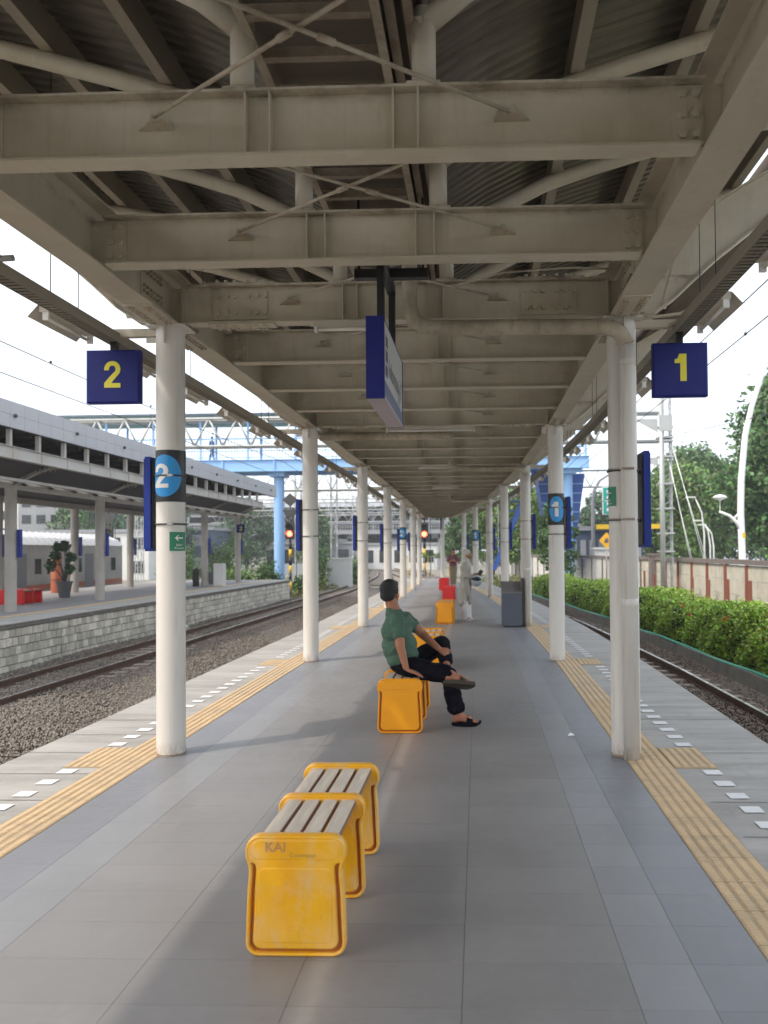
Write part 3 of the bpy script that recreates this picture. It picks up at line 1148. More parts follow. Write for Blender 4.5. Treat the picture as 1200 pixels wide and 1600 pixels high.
# posts, arched tubes, purlins, roof sheets
PROF = [(0, 3.92), (.07, 4.05), (.14, 4.15), (.285, 4.34), (.42, 4.46), (.55, 4.56), (.70, 4.675), (.85, 4.755), (1.0, 4.80)]


def prof_z(s): return float(np.interp(s, [p_[0] for p_ in PROF], [p_[1] for p_ in PROF]))
def wing_x(side, y, s):
    c = XC(y)
    return (c - .41 + s * (XL(y) - 1.36 - (c - .41))) if side == 0 else (c + .41 + s * (XR(y) + 1.36 - (c + .41)))


PUR = [.30, .575, .83, .958]
for k, y in enumerate(FR):
    if y < 0: continue
    for side in (0, 1):
        c = XC(y)
        x0 = c + (-.41 if side == 0 else .41)
        b = MB()
        b.tube([(x0, y, ZT), (x0, y, 3.955)], .054, 16)
        b.box(x0 - .075, x0 + .075, y - .06, y + .06, ZT, ZT + .012)
        obj('post', b, M['beam'], can)
        b = MB()
        sg = -1 if side == 0 else 1
        pts = [(x0 - sg * .02, y, 3.88)] + [(wing_x(side, y, s), y, z) for s, z in PROF[1:]]
        b.tube(pts, .054, 14)
        for s in PUR:
            x, z = wing_x(side, y, s), prof_z(s)
            b.add([(x, y - .004, z + .03), (x + .13 * sg, y - .004, z + .03), (x + .03 * sg, y - .004, z + .24), (x, y - .004, z + .24),
                   (x, y + .004, z + .03), (x + .13 * sg, y + .004, z + .03), (x + .03 * sg, y + .004, z + .24), (x, y + .004, z + .24)],
                  [(0, 1, 2, 3), (7, 6, 5, 4), (0, 4, 5, 1), (1, 5, 6, 2), (2, 6, 7, 3), (3, 7, 4, 0)])
        obj('arched_tube', b, M['beam'], can)

ysP = [-3] + [D0 + S * n for n in range(0, 7)] + [43.0]
for side in (0, 1):
    for s in PUR:
        b = MB()
        z = prof_z(s) + .055
        for i in range(len(ysP) - 1):
            pa = Vector((wing_x(side, ysP[i], s), ysP[i], z))
            pb = Vector((wing_x(side, ysP[i + 1], s), ysP[i + 1], z))
            sg = -1 if side == 0 else 1
            o1 = Vector((sg * .035, 0, 0))
            b.beam(pa + Vector((0, 0, .10)), pb + Vector((0, 0, .10)), .006, .20)
            b.beam(pa + o1 + Vector((0, 0, .003)), pb + o1 + Vector((0, 0, .003)), .066, .006)
            b.beam(pa + o1 + Vector((0, 0, .197)), pb + o1 + Vector((0, 0, .197)), .066, .006)
            b.beam(pa + 2 * o1 + Vector((0, 0, .015)), pb + 2 * o1 + Vector((0, 0, .015)), .005, .03)
        obj('purlin', b, M['purlin'], can)

SLOT = (.945, .975)
for side in (0, 1):
    spans = [(0, 1.0)]
    for (sa, sb) in spans:
        n_s = max(2, int((sb - sa) * 9))
        ss = [sa + (sb - sa) * i / n_s for i in range(n_s + 1)]
        rows = []
        y = -6.0
        while y < 43.2:
            for dy, dz in ((0, 0), (.018, .034), (.040, .034), (.058, 0)):
                rows.append((y + dy, dz))
            y += .105
        v = []
        for (y, dz) in rows:
            for s in ss:
                v.append((wing_x(side, y, s), y, prof_z(min(s, 1)) + .262 + dz))
        m_ = len(ss)
        f = [(r_ * m_ + i, r_ * m_ + i + 1, (r_ + 1) * m_ + i + 1, (r_ + 1) * m_ + i) for r_ in range(len(rows) - 1) for i in range(m_ - 1)]
        b = MB()
        b.add(v, f)
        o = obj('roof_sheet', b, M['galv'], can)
        sol = o.modifiers.new('thickness', 'SOLIDIFY')
        sol.thickness = .003
# middle gutter with its ladder of angles and the cable tray
b = MB()
b2 = MB()
for i in range(len(ysP) - 1):
    ya, yb = ysP[i], ysP[i + 1]
    for (x0, x1, z0, z1) in ((-.40, .22, 3.955, 3.965), (-.40, -.39, 3.965, 4.27), (.40, .41, 3.955, 4.27), (.22, .40, 4.05, 4.06), (.21, .22, 3.965, 4.06)):
        skew = [(XC(ya) + x0, ya), (XC(ya) + x1, ya), (XC(yb) + x1, yb), (XC(yb) + x0, yb)]
        b.add([(x, y, z0) for x, y in skew] + [(x, y, z1) for x, y in skew], [(0, 3, 2, 1), (4, 5, 6, 7), (0, 1, 5, 4), (1, 2, 6, 5), (2, 3, 7, 6), (3, 0, 4, 7)])
    for x in (.25, .33):
        b2.beam((XC(ya) + x, ya, 3.93), (XC(yb) + x, yb, 3.93), .006, .07)
        b2.beam((XC(ya) + x + .02, ya, 3.90), (XC(yb) + x + .02, yb, 3.90), .04, .004)
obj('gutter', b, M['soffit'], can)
obj('cable_tray', b2, M['rusty'], can)
for x in (-.385, .20):
    b = MB()
    for i in range(len(ysP) - 1):
        ya, yb = ysP[i], ysP[i + 1]
        b.beam((XC(ya) + x, ya, 3.865), (XC(yb) + x, yb, 3.865), .006, .05)
        b.beam((XC(ya) + x + .018, ya, 3.842), (XC(yb) + x + .018, yb, 3.842), .04, .006)
    obj('tray_side_rail', b, M['beam_dirty'], can)
rest = MB()
y = 1.6
while y < 42.5:
    tgt = MB() if y < 12 else rest
    c = XC(y)
    tgt.box(c - .36, c + .19, y, y + .045, 3.845, 3.851)
    tgt.box(c - .36, c + .19, y, y + .006, 3.851, 3.895)
    if y < 12:
        obj('tray_rung', tgt, M['rusty'], can)
    y += .30
obj('far_tray_rungs', rest, M['rusty'], can, kind='stuff')

# arched cantilever arms on the columns
ARM = [(.105, 3.30, 3.66), (.25, 3.34, 3.75), (.40, 3.44, 3.87), (.58, 3.61, 4.02), (.75, 3.76, 4.17), (.95, 3.915, 4.29), (1.15, 4.06, 4.40), (1.36, 4.24, 4.52), (1.65, 4.47, 4.68), (1.92, 4.66, 4.80)]
for side in (0, 1):
    sg = -1 if side == 0 else 1
    b = MB()
    n = len(ARM)
    for ysd in (-.005, .005):
        pass
    vs = []
    for (dx, z0, z1) in ARM:
        for yv in (-.005, .005):
            vs += [(sg * dx, yv, z0), (sg * dx, yv, z1)]
    fs = []
    for i in range(n - 1):
        a, c = i * 4, i * 4 + 4
        fs += [(a, c, c + 1, a + 1), (a + 2, a + 3, c + 3, c + 2)]
    b.add(vs, fs)
    for i in range(n - 1):
        for (j, off) in ((1, -.006), (2, .006)):
            p0 = Vector((sg * ARM[i][0], 0, ARM[i][j] + off)); p1 = Vector((sg * ARM[i + 1][0], 0, ARM[i + 1][j] + off))
            b.beam(p0, p1, .12, .012)
    b.add([(sg * .30, -.012, 3.36), (sg * .34, -.012, 3.36), (sg * .50, -.012, 3.96), (sg * .46, -.012, 3.96)], [(0, 1, 2, 3)])
    # bracket bar that carries the cable rail
    b.box(*sorted((sg * .10, sg * .50)), -.03, .03, 3.215, 3.275)
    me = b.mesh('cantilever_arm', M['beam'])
    for n_ in range(0, 7):
        y = D0 + S * n_
        link('cantilever_arm', me, can, loc=((XL if side == 0 else XR)(y), y, 0))
    # outer eave gutter, a hand's width beyond the edge of the sheets
    b = MB()
    fe = XL if side == 0 else XR
    for i in range(len(ysP) - 1):
        for (d0, d1, z0, z1) in ((1.47, 1.97, 4.85, 4.86), (1.47, 1.48, 4.86, 5.0), (1.96, 1.97, 4.86, 5.05), (1.52, 1.60, 4.80, 4.85)):
            ya, yb = ysP[i], ysP[i + 1]
            q = [(fe(ya) + sg * d0, ya), (fe(ya) + sg * d1, ya), (fe(yb) + sg * d1, yb), (fe(yb) + sg * d0, yb)]
            b.add([(x, y, z0) for x, y in q] + [(x, y, z1) for x, y in q], [(0, 3, 2, 1), (4, 5, 6, 7), (0, 1, 5, 4), (1, 2, 6, 5), (2, 3, 7, 6), (3, 0, 4, 7)])
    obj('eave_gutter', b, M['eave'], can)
    # hanging cable rail with rungs
    b = MB()
    fx = (lambda y: XL(y) - .44) if side == 0 else (lambda y: XR(y) + .44)
    for i in range(len(ysP) - 1):
        ya, yb = ysP[i], ysP[i + 1]
        for dx in (-.05, .05):
            b.beam((fx(ya) + dx, ya, 3.205), (fx(yb) + dx, yb, 3.205), .006, .075)
        b.beam((fx(ya), ya, 3.235), (fx(yb), yb, 3.235), .10, .006)
    y = 2.0
    while y < 24:
        b.box(fx(y) - .047, fx(y) + .047, y, y + .028, 3.170, 3.176)
        y += .055
    for i in range(1, len(ysP) - 1):
        pass
    obj('cable_rail', b, M['tray'], can)
    b = MB()
    y = D0 - S / 4
    k = 0
    while y < 42:
        for dy in (.35, .72):
            yy_ = y + dy
            b.tube([(fx(yy_), yy_, 3.2), (fx(yy_), yy_, 4.85)], .0035, 5)
        y += PITCH_B * 2
    obj('hanger_wires', b, M['black'], can, kind='stuff')


# drain pipes
def drain(n, side, full=True):
    y = D0 + S * n - .108 - .062
    x = (XL if side == 0 else XR)(D0 + S * n)
    sg = -1 if side == 0 else 1
    c = XC(y)
    b = MB()
    r_ = .058
    x_in = c + sg * .14
    pts = [(x_in, y - .02, 3.95), (x_in, y - .02, 3.36), (x_in + sg * .03, y - .015, 3.26), (x_in + sg * .10, y - .01, 3.215), (x_in + sg * .16, y, 3.205)]
    pts2 = [(x_in + sg * .16, y, 3.205), (x - sg * .20, y, 3.19), (x - sg * .10, y, 3.18), (x - sg * .035, y, 3.14), (x - sg * .0 + sg * .012, y, 3.05), (x + sg * .012, y, 2.9), (x + sg * .012, y, .0)]
    b.tube(pts + pts2[1:5], r_, 18)
    b.tube(pts2[4:], r_, 18, mi=1)
    for p_ in ((x + sg * .012, 2.93), (x + sg * .012, 1.15)):
        b.lathe([(r_ + .001, p_[1] - .03), (r_ + .004, p_[1] - .028), (r_ + .004, p_[1] + .028), (r_ + .001, p_[1] + .03)], p_[0], y, 18, mi=1)
    o = obj('downpipe', b, [M['beam_dirty'], M['column']], can)
    b = MB()
    for z in (2.13, 1.76):
        b.tube([(x - .06, y - .02, z), (x - .13, y + .05, z + .005)], .006, 6)
        b.box(x + sg * .012 - .062, x + sg * .012 + .03, y - .066, y - .060, z - .008, z + .008)
    c_ = obj('pipe_clip', b, M['rusty']); c_.parent = o


drain(0, 1)
drain(2, 1)
drain(4, 1)
# box conduit behind the second column frame
b = MB()
b.tube([(XL(11.5) + .1, 11.6, 3.2), (XC(11.5), 11.6, 3.2), (XC(11.5) + .3, 11.6, 3.2)], .06, 14)
obj('downpipe', b, M['beam_dirty'], can)
# loose cable over the right of the first column frame
b = MB()
b.tube([(1.45, 6.12, 3.22), (1.52, 6.0, 3.25), (1.75, 5.85, 3.30), (1.35, 5.9, 3.235), (1.2, 6.0, 3.26)][:3], .014, 6)
b.tube([(1.22, 6.05, 3.30), (1.32, 6.0, 3.255), (1.5, 5.98, 3.27), (1.62, 5.95, 3.32), (1.72, 5.6, 3.3)], .013, 6)
b.tube([(-.45, 5.98, 3.58), (-.2, 5.98, 3.50), (.2, 5.98, 3.60), (.7, 5.99, 3.63), (1.0, 6.0, 3.62)], .008, 6)
obj('conduit', b, M['beam'], can)

# ------------------------------------------------------------------ lamps hung below the cable rails and beams
def make_lamp(sg, loc, label, grp):
    t = thing('batten_lamp', loc, label, 'lamp', grp)
    x, y, z = loc
    b = MB()
    b.box(x - .035, x + .035, y - .32, y + .32, z + .0, z + .05)
    obj('lamp_body', b, M['lamp_metal'], t)
    b = MB()
    for (dx0, dz0, dx1, dz1) in ((.035, .045, .11, -.035), (-.035, .045, -.055, .01)):
        q = [(x + sg * dx0, z + dz0), (x + sg * dx1, z + dz1)]
        b.beam((q[0][0] * .5 + q[1][0] * .5, y - .33, (q[0][1] + q[1][1]) / 2), (q[0][0] * .5 + q[1][0] * .5, y + .33, (q[0][1] + q[1][1]) / 2),
               .003, math.hypot(q[1][0] - q[0][0], q[1][1] - q[0][1]), up=(q[1][0] - q[0][0], 0, q[1][1] - q[0][1]))
    obj('reflector', b, M['lamp_metal'], t)
    b = MB()
    b.tube([(x + sg * .01, y - .29, z - .03), (x + sg * .01, y + .29, z - .03)], .013, 8)
    obj('lamp_tube', b, M['tube_glass'], t)
    b = MB()
    for yy_ in (y - .315, y + .30):
        b.box(x - .015, x + .025, yy_, yy_ + .02, z - .055, z)
    obj('lamp_holder', b, M['white_print'], t)
    return t


for side in (0, 1):
    sg = -1 if side == 0 else 1
    fx = (lambda y: XL(y) - .44 - .085) if side == 0 else (lambda y: XR(y) + .44 + .085)
    ys_ = [5.62 + PITCH_B * k for k in range(-1, 20)]
    words = 'left cable rail above track two' if side == 0 else 'right cable rail above track one'
    proto = None
    for i, y in enumerate(ys_[:20]):
        z = 3.165
        lab = ('%s hanging batten lamp counted from the camera along the %s' % (ORD[i], words))
        if proto is None:
            proto = make_lamp(sg, (fx(y), y, z), lab, 'batten lamps hung along the cable rails')
        else:
            dup(proto, (fx(y), y, z), lab)
# lamps across under the beams
def cross_lamp(x0, x1, y, z, label):
    t = thing('ceiling_lamp', ((x0 + x1) / 2, y, z), label, 'lamp', 'fluorescent lamps under the cross beams')
    b = MB(); b.box(x0, x1, y - .04, y + .04, z, z + .045); obj('lamp_body', b, M['lamp_metal'], t)
    b = MB(); b.tube([(x0 + .03, y - .02, z - .02), (x1 - .03, y - .02, z - .02)], .013, 8); obj('lamp_tube', b, M['tube_glass'], t)
    b = MB(); b.box(x0, x0 + .02, y - .04, y, z - .04, z); b.box(x1 - .02, x1, y - .04, y, z - .04, z); obj('lamp_holder', b, M['white_print'], t)


cross_lamp(-1.22, -.62, 6.06, 3.235, 'unlit ceiling lamp partly behind the hanging blue sign on the nearest column beam')
cross_lamp(-1.27, -.03, 11.25, 3.235, 'long unlit ceiling lamp just beyond and below the hanging blue sign')
cross_lamp(-1.2, -.4, 16.4, 3.235, 'third unlit ceiling lamp down the canopy past the long one')
cross_lamp(-1.2, -.5, 21.6, 3.235, 'fourth unlit ceiling lamp down the canopy, small in the distance')


# ------------------------------------------------------------------ number signs
def plate_sign(cx, y, z0, z1, num, side_word, label):
    t = thing('hanging_number_sign', (cx, y, z0), label, 'sign', 'hanging platform number signs')
    h = z1 - z0
    w_ = h * .505 / .5
    b = MB()
    x0, x1 = cx - w_ / 2, cx + w_ / 2
    r_ = .012
    b.add([(x0 + r_, y, z0 + r_), (x1 - r_, y, z0 + r_), (x1 - r_, y, z1 - r_), (x0 + r_, y, z1 - r_),
           (x0, y + .008, z0), (x1, y + .008, z0), (x1, y + .008, z1), (x0, y + .008, z1),
           (x0, y + .07, z0), (x1, y + .07, z0), (x1, y + .07, z1), (x0, y + .07, z1)],
          [(0, 1, 2, 3), (0, 4, 5, 1), (1, 5, 6, 2), (2, 6, 7, 3), (3, 7, 4, 0), (4, 8, 9, 5), (5, 9, 10, 6), (6, 10, 11, 7), (7, 11, 8, 4), (11, 10, 9, 8)])
    obj('sign_box', b, M['navy'], t)
    b = MB()
    b.box(cx - .025, cx + .025, y + .015, y + .055, z1, 3.24)
    obj('hanger', b, M['black'], t)
    q, gw = glyph2() if num == 2 else glyph1()
    gh = .205
    ox, oz = cx - gw * gh / 2, (z0 + z1) / 2 - gh / 2 + .015
    b = MB()
    b.quads([[(ox + u * gh, y - .003, oz + v * gh) for u, v in qq] for qq in q])
    obj('numeral', b, M['yellow_print'], t)


plate_sign(-2.797, 6.10, 2.695, 3.105, 2, 'left', 'square navy sign with yellow numeral 2 hanging left of the nearest left column')
plate_sign(1.527, 6.10, 2.683, 3.087, 1, 'right', 'square navy sign with yellow numeral 1 hanging right of the nearest right column')

# column wrap signs with numbers
def wrap_sign(cx, cy, z0, z1, num, label, ang0=-150, ang1=10):
    t = thing('column_number_wrap', (cx, cy, z0), label, 'sign', 'numbers wrapped round columns')
    def P(u, z, r_): # u metres along surface from the front (-y), positive to +x
        a = -math.pi / 2 + u / RC
        return (cx + r_ * math.cos(a), cy + r_ * math.sin(a), z)
    b = MB()
    n = 30
    us = [-.24 + .48 * i / n for i in range(n + 1)]
    vs = [P(u, z0, RC + .003) for u in us] + [P(u, z1, RC + .003) for u in us]
    b.add(vs, [(i, i + 1, i + n + 2, i + n + 1) for i in range(n)], True)
    obj('black_band', b, M['black'], t)
    # disc
    cu = -.012 if num == 2 else .0
    cz = (z0 + z1) / 2
    rz = (z1 - z0) * .405
    ru = .132 if num == 2 else .112
    b = MB()
    rings = 6
    seg = 40
    vs = [P(cu, cz, RC + .006)]
    for i in range(1, rings + 1):
        for k in range(seg):
            t_ = 2 * math.pi * k / seg
            e = 1.0
            cc, ss = math.cos(t_), math.sin(t_)
            vs.append(P(cu + ru * i / rings * (abs(cc) ** e) * (1 if cc > 0 else -1), cz + rz * i / rings * (abs(ss) ** e) * (1 if ss > 0 else -1), RC + .006))
    fs = [(0, 1 + k, 1 + (k + 1) % seg) for k in range(seg)]
    for i in range(rings - 1):
        for k in range(seg):
            a, c = 1 + i * seg + k, 1 + i * seg + (k + 1) % seg
            fs.append((a, a + seg, c + seg, c))
    b.add(vs, fs, True)
    obj('blue_disc', b, M['cyan_print'], t)
    q, gw = glyph2() if num == 2 else glyph1()
    gh = (z1 - z0) * .465
    b = MB()
    for qq in subdiv_x(q, 5):
        b.add([P(cu - .022 + (u - gw / 2) * gh, cz + (v - .5) * gh, RC + .009) for u, v in qq], [(0, 1, 2, 3)])
    obj('numeral', b, M['white_print'], t)


def wrap_at(n, side, z0, z1, num, label):
    y = D0 + S * n
    wrap_sign((XL if side == 0 else XR)(y), y, z0, z1, num, label)


wrap_at(0, 0, 1.93, 2.325, 2, 'black band with blue disc and white 2 wrapped round the nearest left column')
wrap_at(1, 1, 1.885, 2.325, 1, 'black band with blue disc and white 1 wrapped round the second right column')
wrap_at(4, 0, 1.92, 2.33, 2, 'small distant black band with blue disc and 2 on a far left column')
wrap_at(5, 1, 1.92, 2.36, 1, 'small distant black band with blue disc and 1 on a far right column')


# green evacuation signs
def evac(cx, cy, ang, z0, z1, w_, label, r_, txt=True):
    t = thing('evacuation_sign', (cx, cy, z0), label, 'sign')
    def P(u, z, dr):
        a = ang + u / r_
        return (cx + (r_ + dr) * math.cos(a), cy + (r_ + dr) * math.sin(a), z)
    b = MB()
    n = 10
    us = [-w_ / 2 + w_ * i / n for i in range(n + 1)]
    b.add([P(u, z0, .003) for u in us] + [P(u, z1, .003) for u in us], [(i, i + 1, i + n + 2, i + n + 1) for i in range(n)], True)
    obj('green_panel', b, M['green_print'], t)
    h = z1 - z0
    b = MB()
    zc = z0 + h * .68
    q = [((-.035, 0), (-.012, -.022), (-.004, -.022), (-.022, 0)), ((-.035, 0), (-.022, 0), (-.004, .022), (-.012, .022)), ((-.022, -.005), (.03, -.005), (.03, .005), (-.022, .005))]
    for qq in subdiv_x(q, 3):
        b.add([P(u, zc + v, .006) for u, v in qq], [(0, 1, 2, 3)])
    obj('arrow', b, M['white_print'], t)
    text_mesh('Jalur', h * .20, lambda u, v: Vector(P(u, z0 + h * .26 + v, .006)), M['white_print'], 'lettering', t)
    text_mesh('Evakuasi', h * .155, lambda u, v: Vector(P(u, z0 + h * .10 + v, .006)), M['white_print'], 'lettering', t)


evac(XL(D0), D0, R(-36), 1.555, 1.70, .145, 'green evacuation route sign with white arrow on the nearest left column', RC)
evac(XR(D0), D0, R(-166), 1.865, 2.01, .145, 'green evacuation route sign on the inner side of the nearest right column', RC)

# navy banners strapped beside the columns
def banner(x, y, label, sg):
    t = thing('column_banner', (x, y, 1.55), label, 'banner', 'navy banners strapped beside the columns')
    x0, x1 = sorted((x, x + sg * .052))
    b = MB()
    b.box(x0, x1, y - .02, y + .40, 1.572, 2.268)
    b.box(x0 + .006, x1 - .006, y - .014, y + .394, 1.555, 2.285)
    obj('banner_panel', b, M['navy_edge'], t)
    b = MB()
    for z in (1.76, 2.13):
        b.box(*sorted((x - sg * .055, x)), y + .05, y + .08, z - .012, z + .012)
    b.box(*sorted((x - sg * .012, x - sg * .001)), y - .0, y + .38, 1.58, 2.26)
    obj('banner_bracket', b, M['black'], t)
    return t


for side in (0, 1):
    sg = -1 if side == 0 else 1
    proto = None
    for n in range(0, 7):
        y = D0 + S * n
        x = (XL if side == 0 else XR)(y) + sg * (RC + .045)
        lab = 'narrow navy banner beside the %s column of the %s row' % (['nearest', 'second', 'third', 'fourth', 'fifth', 'sixth', 'farthest'][n], 'left' if side == 0 else 'right')
        if proto is None: proto = banner(x, y, lab, sg)
        else: dup(proto, (x, y, 1.55), lab)
t = thing('small_hanging_sign', (-1.95, 42.5, 2.7), 'tiny navy sign hanging before the lone middle column at the canopy end', 'sign')
b = MB(); b.box(-1.98, -1.92, 42.3, 42.55, 2.65, 3.2); obj('sign_box', b, M['navy'], t)
b = MB(); b.box(-1.97, -1.93, 42.4, 42.45, 3.2, 3.3); obj('hanger', b, M['black'], t)

# hanging station name sign
t = thing('hanging_station_sign', (-.6, 5.3, 2.44), 'long navy ended light box sign hanging on two black posts over the platform middle', 'sign')
X0, X1, Ya, Yb, Z0, Z1 = -.655, -.545, 4.75, 5.93, 2.445, 2.935
b = MB()
b.box(X0, X1, Ya, Ya + .02, Z0, Z1)
b.box(X0, X1, Yb - .02, Yb, Z0, Z1)
b.box(X0 + .004, X1 - .004, Ya + .02, Yb - .02, Z1 - .012, Z1 - .002)
obj('end_cap', b, M['navy'], t)
b = MB(); b.box(X0 + .001, X1 - .001, Ya + .02, Yb - .02, Z0 + .002, Z0 + .02)
obj('bottom_plate', b, mat('lilac_grey_plate', (.42, .36, .40), .5, var=.05), t)
b = MB(); b.box(X0 + .004, X1 - .004, Ya + .02, Yb - .02, Z0 + .021, Z1 - .013)
fo = obj('face_panel', b, mat('pale_sign_face', (.56, .57, .58), .35, var=.04), t)
b = MB()
xs = X1 - .002
b.add([(xs, Ya + .021, Z0 + .021), (xs, Yb - .021, Z0 + .021), (xs, Yb - .021, Z0 + .10), (xs, Ya + .021, Z0 + .115)], [(0, 1, 2, 3)])
for (ya_, yb_) in ((5.66, 5.80), (5.74, 5.88)):
    b.add([(xs, ya_ - .10, Z0 + .115), (xs, ya_ - .075, Z0 + .115), (xs, yb_ + .005, Z1 - .18), (xs, yb_ - .015, Z1 - .18)], [(0, 1, 2, 3)])
obj('blue_band', b, mat('slate_blue_print', (.12, .16, .26), .4, var=.04), t)
b = MB()
for i in range(3):
    b.add([(xs, 4.84, 2.60 + i * .09), (xs, 4.96, 2.60 + i * .09), (xs, 4.96, 2.67 + i * .09), (xs, 4.84, 2.67 + i * .09)], [(0, 1, 2, 3)])
obj('pictogram', b, M['grey_print'], t)
text_mesh('Informasi', .17, lambda u, v: Vector((xs, 5.02 + u, 2.63 + v)), M['grey_print'], 'lettering', t, align='LEFT')
for y in (5.03, 5.70):
    b = MB(); b.box(-.622, -.578, y, y + .05, Z1 - .001, 3.42); obj('hanger_post', b, M['black'], t)
b = MB(); b.box(-.81, -.32, 5.33, 5.40, 3.36, 3.42); b.box(-.63, -.57, 5.081, 5.329, 3.36, 3.419); b.box(-.63, -.57, 5.401, 5.699, 3.36, 3.419); b.box(-.79, -.775, 5.35, 5.37, 3.42, 3.9); b.box(-.36, -.345, 5.35, 5.37, 3.42, 3.9)
obj('crossbar', b, M['black'], t)


# ------------------------------------------------------------------ benches
def bench_outline(W=.385, H=.455, ins=0.0, top_only=False):
    hw = W / 2
    pts = []
    def arc(cx, cz, r_, a0, a1, n=6):
        for i in range(n + 1):
            a = R(a0 + (a1 - a0) * i / n)
            pts.append((cx + r_ * math.cos(a), cz + r_ * math.sin(a)))
    arc(hw - .050, .050, .050, -90, 0)
    pts += [(hw - .004, .15), (hw - .008, .25), (hw - .013, .31), (hw - .013, .335), (hw - .007, .355), (hw + .000, .372)]
    arc(hw - .058, H - .056, .056 + .002, 0, 90, 7)
    out = pts + [(-x, z) for x, z in reversed(pts)]
    if ins:
        n = len(out)
        res = []
        for i in range(n):
            p0, p1, p2 = Vector(out[i - 1]), Vector(out[i]), Vector(out[(i + 1) % n])
            d = (p2 - p0).normalized()
            nrm = Vector((-d.y, d.x))
            res.append(tuple(p1 + nrm * ins))
        return res
    return out


def ring_strip(b, rings, smooth=True, cap=True, mi=0):
    """rings: list of (outline, y) with equal counts"""
    n = len(rings[0][0])
    vs = [(x, y, z) for (ol, y) in rings for (x, z) in ol]
    fs = []
    for r_ in range(len(rings) - 1):
        for i in range(n):
            a, c = r_ * n + i, r_ * n + (i + 1) % n
            fs.append((a, c, c + n, a + n))
    b.add(vs, fs, smooth, mi)
    if cap:
        for (ol, y), rev in ((rings[0], False), (rings[-1], True)):
            tri = tessellate_polygon([[Vector((x, z, 0)) for x, z in ol]])
            b.add([(x, y, z) for x, z in ol], [tuple(reversed(t_)) if rev else tuple(t_) for t_ in tri], False, mi)


def plate_outline():
    """raised T plate: full width at the shoulders, inset below them"""
    hw = .1925
    pts = []
    def arc(cx, cz, r_, a0, a1, n=5):
        for i in range(n + 1):
            a = R(a0 + (a1 - a0) * i / n)
            pts.append((cx + r_ * math.cos(a), cz + r_ * math.sin(a)))
    arc(hw - .062, .062, .034, -90, 0)
    pts.extend([(hw - .033, .15), (hw - .037, .25), (hw - .042, .325), (hw - .040, .345), (hw - .030, .352), (hw - .018, .352), (hw - .012, .358), (hw - .009, .372)])
    arc(hw - .058, .399, .049, 0, 90, 6)
    return pts + [(-x, z) for x, z in reversed(pts)]


def inset(ol, d):
    n = len(ol)
    res = []
    for i in range(n):
        p0, p1, p2 = Vector(ol[i - 1]), Vector(ol[i]), Vector(ol[(i + 1) % n])
        t_ = (p2 - p0)
        t_ = t_.normalized() if t_.length > 1e-9 else Vector((1, 0))
        res.append((p1.x - t_.y * d, p1.y + t_.x * d))
    return res


def round_rect(x0, x1, z0, z1, r_, n=5):
    pts = []
    for (cx, cz, a0) in ((x1 - r_, z0 + r_, -90), (x1 - r_, z1 - r_, 0), (x0 + r_, z1 - r_, 90), (x0 + r_, z0 + r_, 180)):
        for i in range(n + 1):
            a = R(a0 + 90 * i / n)
            pts.append((cx + r_ * math.cos(a), cz + r_ * math.sin(a)))
    return pts


def end_panel_mesh(mt):
    b = MB()
    T = .026
    o0 = bench_outline()
    # rim: closed band round the outline
    rim_in = inset(o0, .011)
    rings = [(inset(o0, .014), -T + .020), (inset(o0, .0135), -T + .006), (inset(o0, .011), -T + .0015), (inset(o0, .007), -T), (inset(o0, .003), -T + .0015), (o0, -T + .007),
             (o0, T - .007), (inset(o0, .003), T - .0015), (inset(o0, .007), T), (inset(o0, .011), T - .0015), (inset(o0, .0135), T - .006), (inset(o0, .014), T - .020)]
    ring_strip(b, rings, True, False)
    for sg in (-1, 1):
        fl = inset(o0, .0135)
        tri = tessellate_polygon([[Vector((x, z, 0)) for x, z in fl]])
        yv = sg * (T - .020)
        b.add([(x, yv, z) for x, z in fl], [tuple(reversed(t_)) if sg > 0 else tuple(t_) for t_ in tri], False, 1)
        pl = plate_outline()
        rg = [(pl, sg * (T - .0195)), (pl, sg * (T - .0055)), (inset(pl, .0025), sg * (T - .0022)), (inset(pl, .006), sg * (T - .001))]
        n = len(pl)
        vs = [(x, y, z) for (ol, y) in rg for (x, z) in ol]
        fs = []
        for r_ in range(3):
            for i in range(n):
                a, c = r_ * n + i, r_ * n + (i + 1) % n
                fs.append((a, c, c + n, a + n))
        b.add(vs, fs, True)
        top = rg[-1][0]
        # the flat between the plate's edge and two framed fields; fields are slightly proud with a fine step
        tri = tessellate_polygon([[Vector((x, z, 0)) for x, z in top]])
        b.add([(x, rg[-1][1], z) for x, z in top], [tuple(t_) for t_ in tri], False)
        for (ol, hgt) in ((round_rect(-.142, .142, .052, .335, .026), .0015), (round_rect(-.168, .168, .366, .440, .032), .0012)):
            y0 = sg * (T - .001)
            y1 = sg * (T - .001 + hgt)
            gi = inset(ol, .0035)
            n2 = len(ol)
            vs = [(x, y0, z) for x, z in ol] + [(x, y1, z) for x, z in gi]
            fs = [(i, (i + 1) % n2, (i + 1) % n2 + n2, i + n2) for i in range(n2)]
            b.add(vs, fs, False, 0)
            tri = tessellate_polygon([[Vector((x, z, 0)) for x, z in gi]])
            b.add([(x, y1, z) for x, z in gi], [tuple(t_) for t_ in tri], False)
    me = b.mesh('end_panel', [mt, M['groove']])
    return me


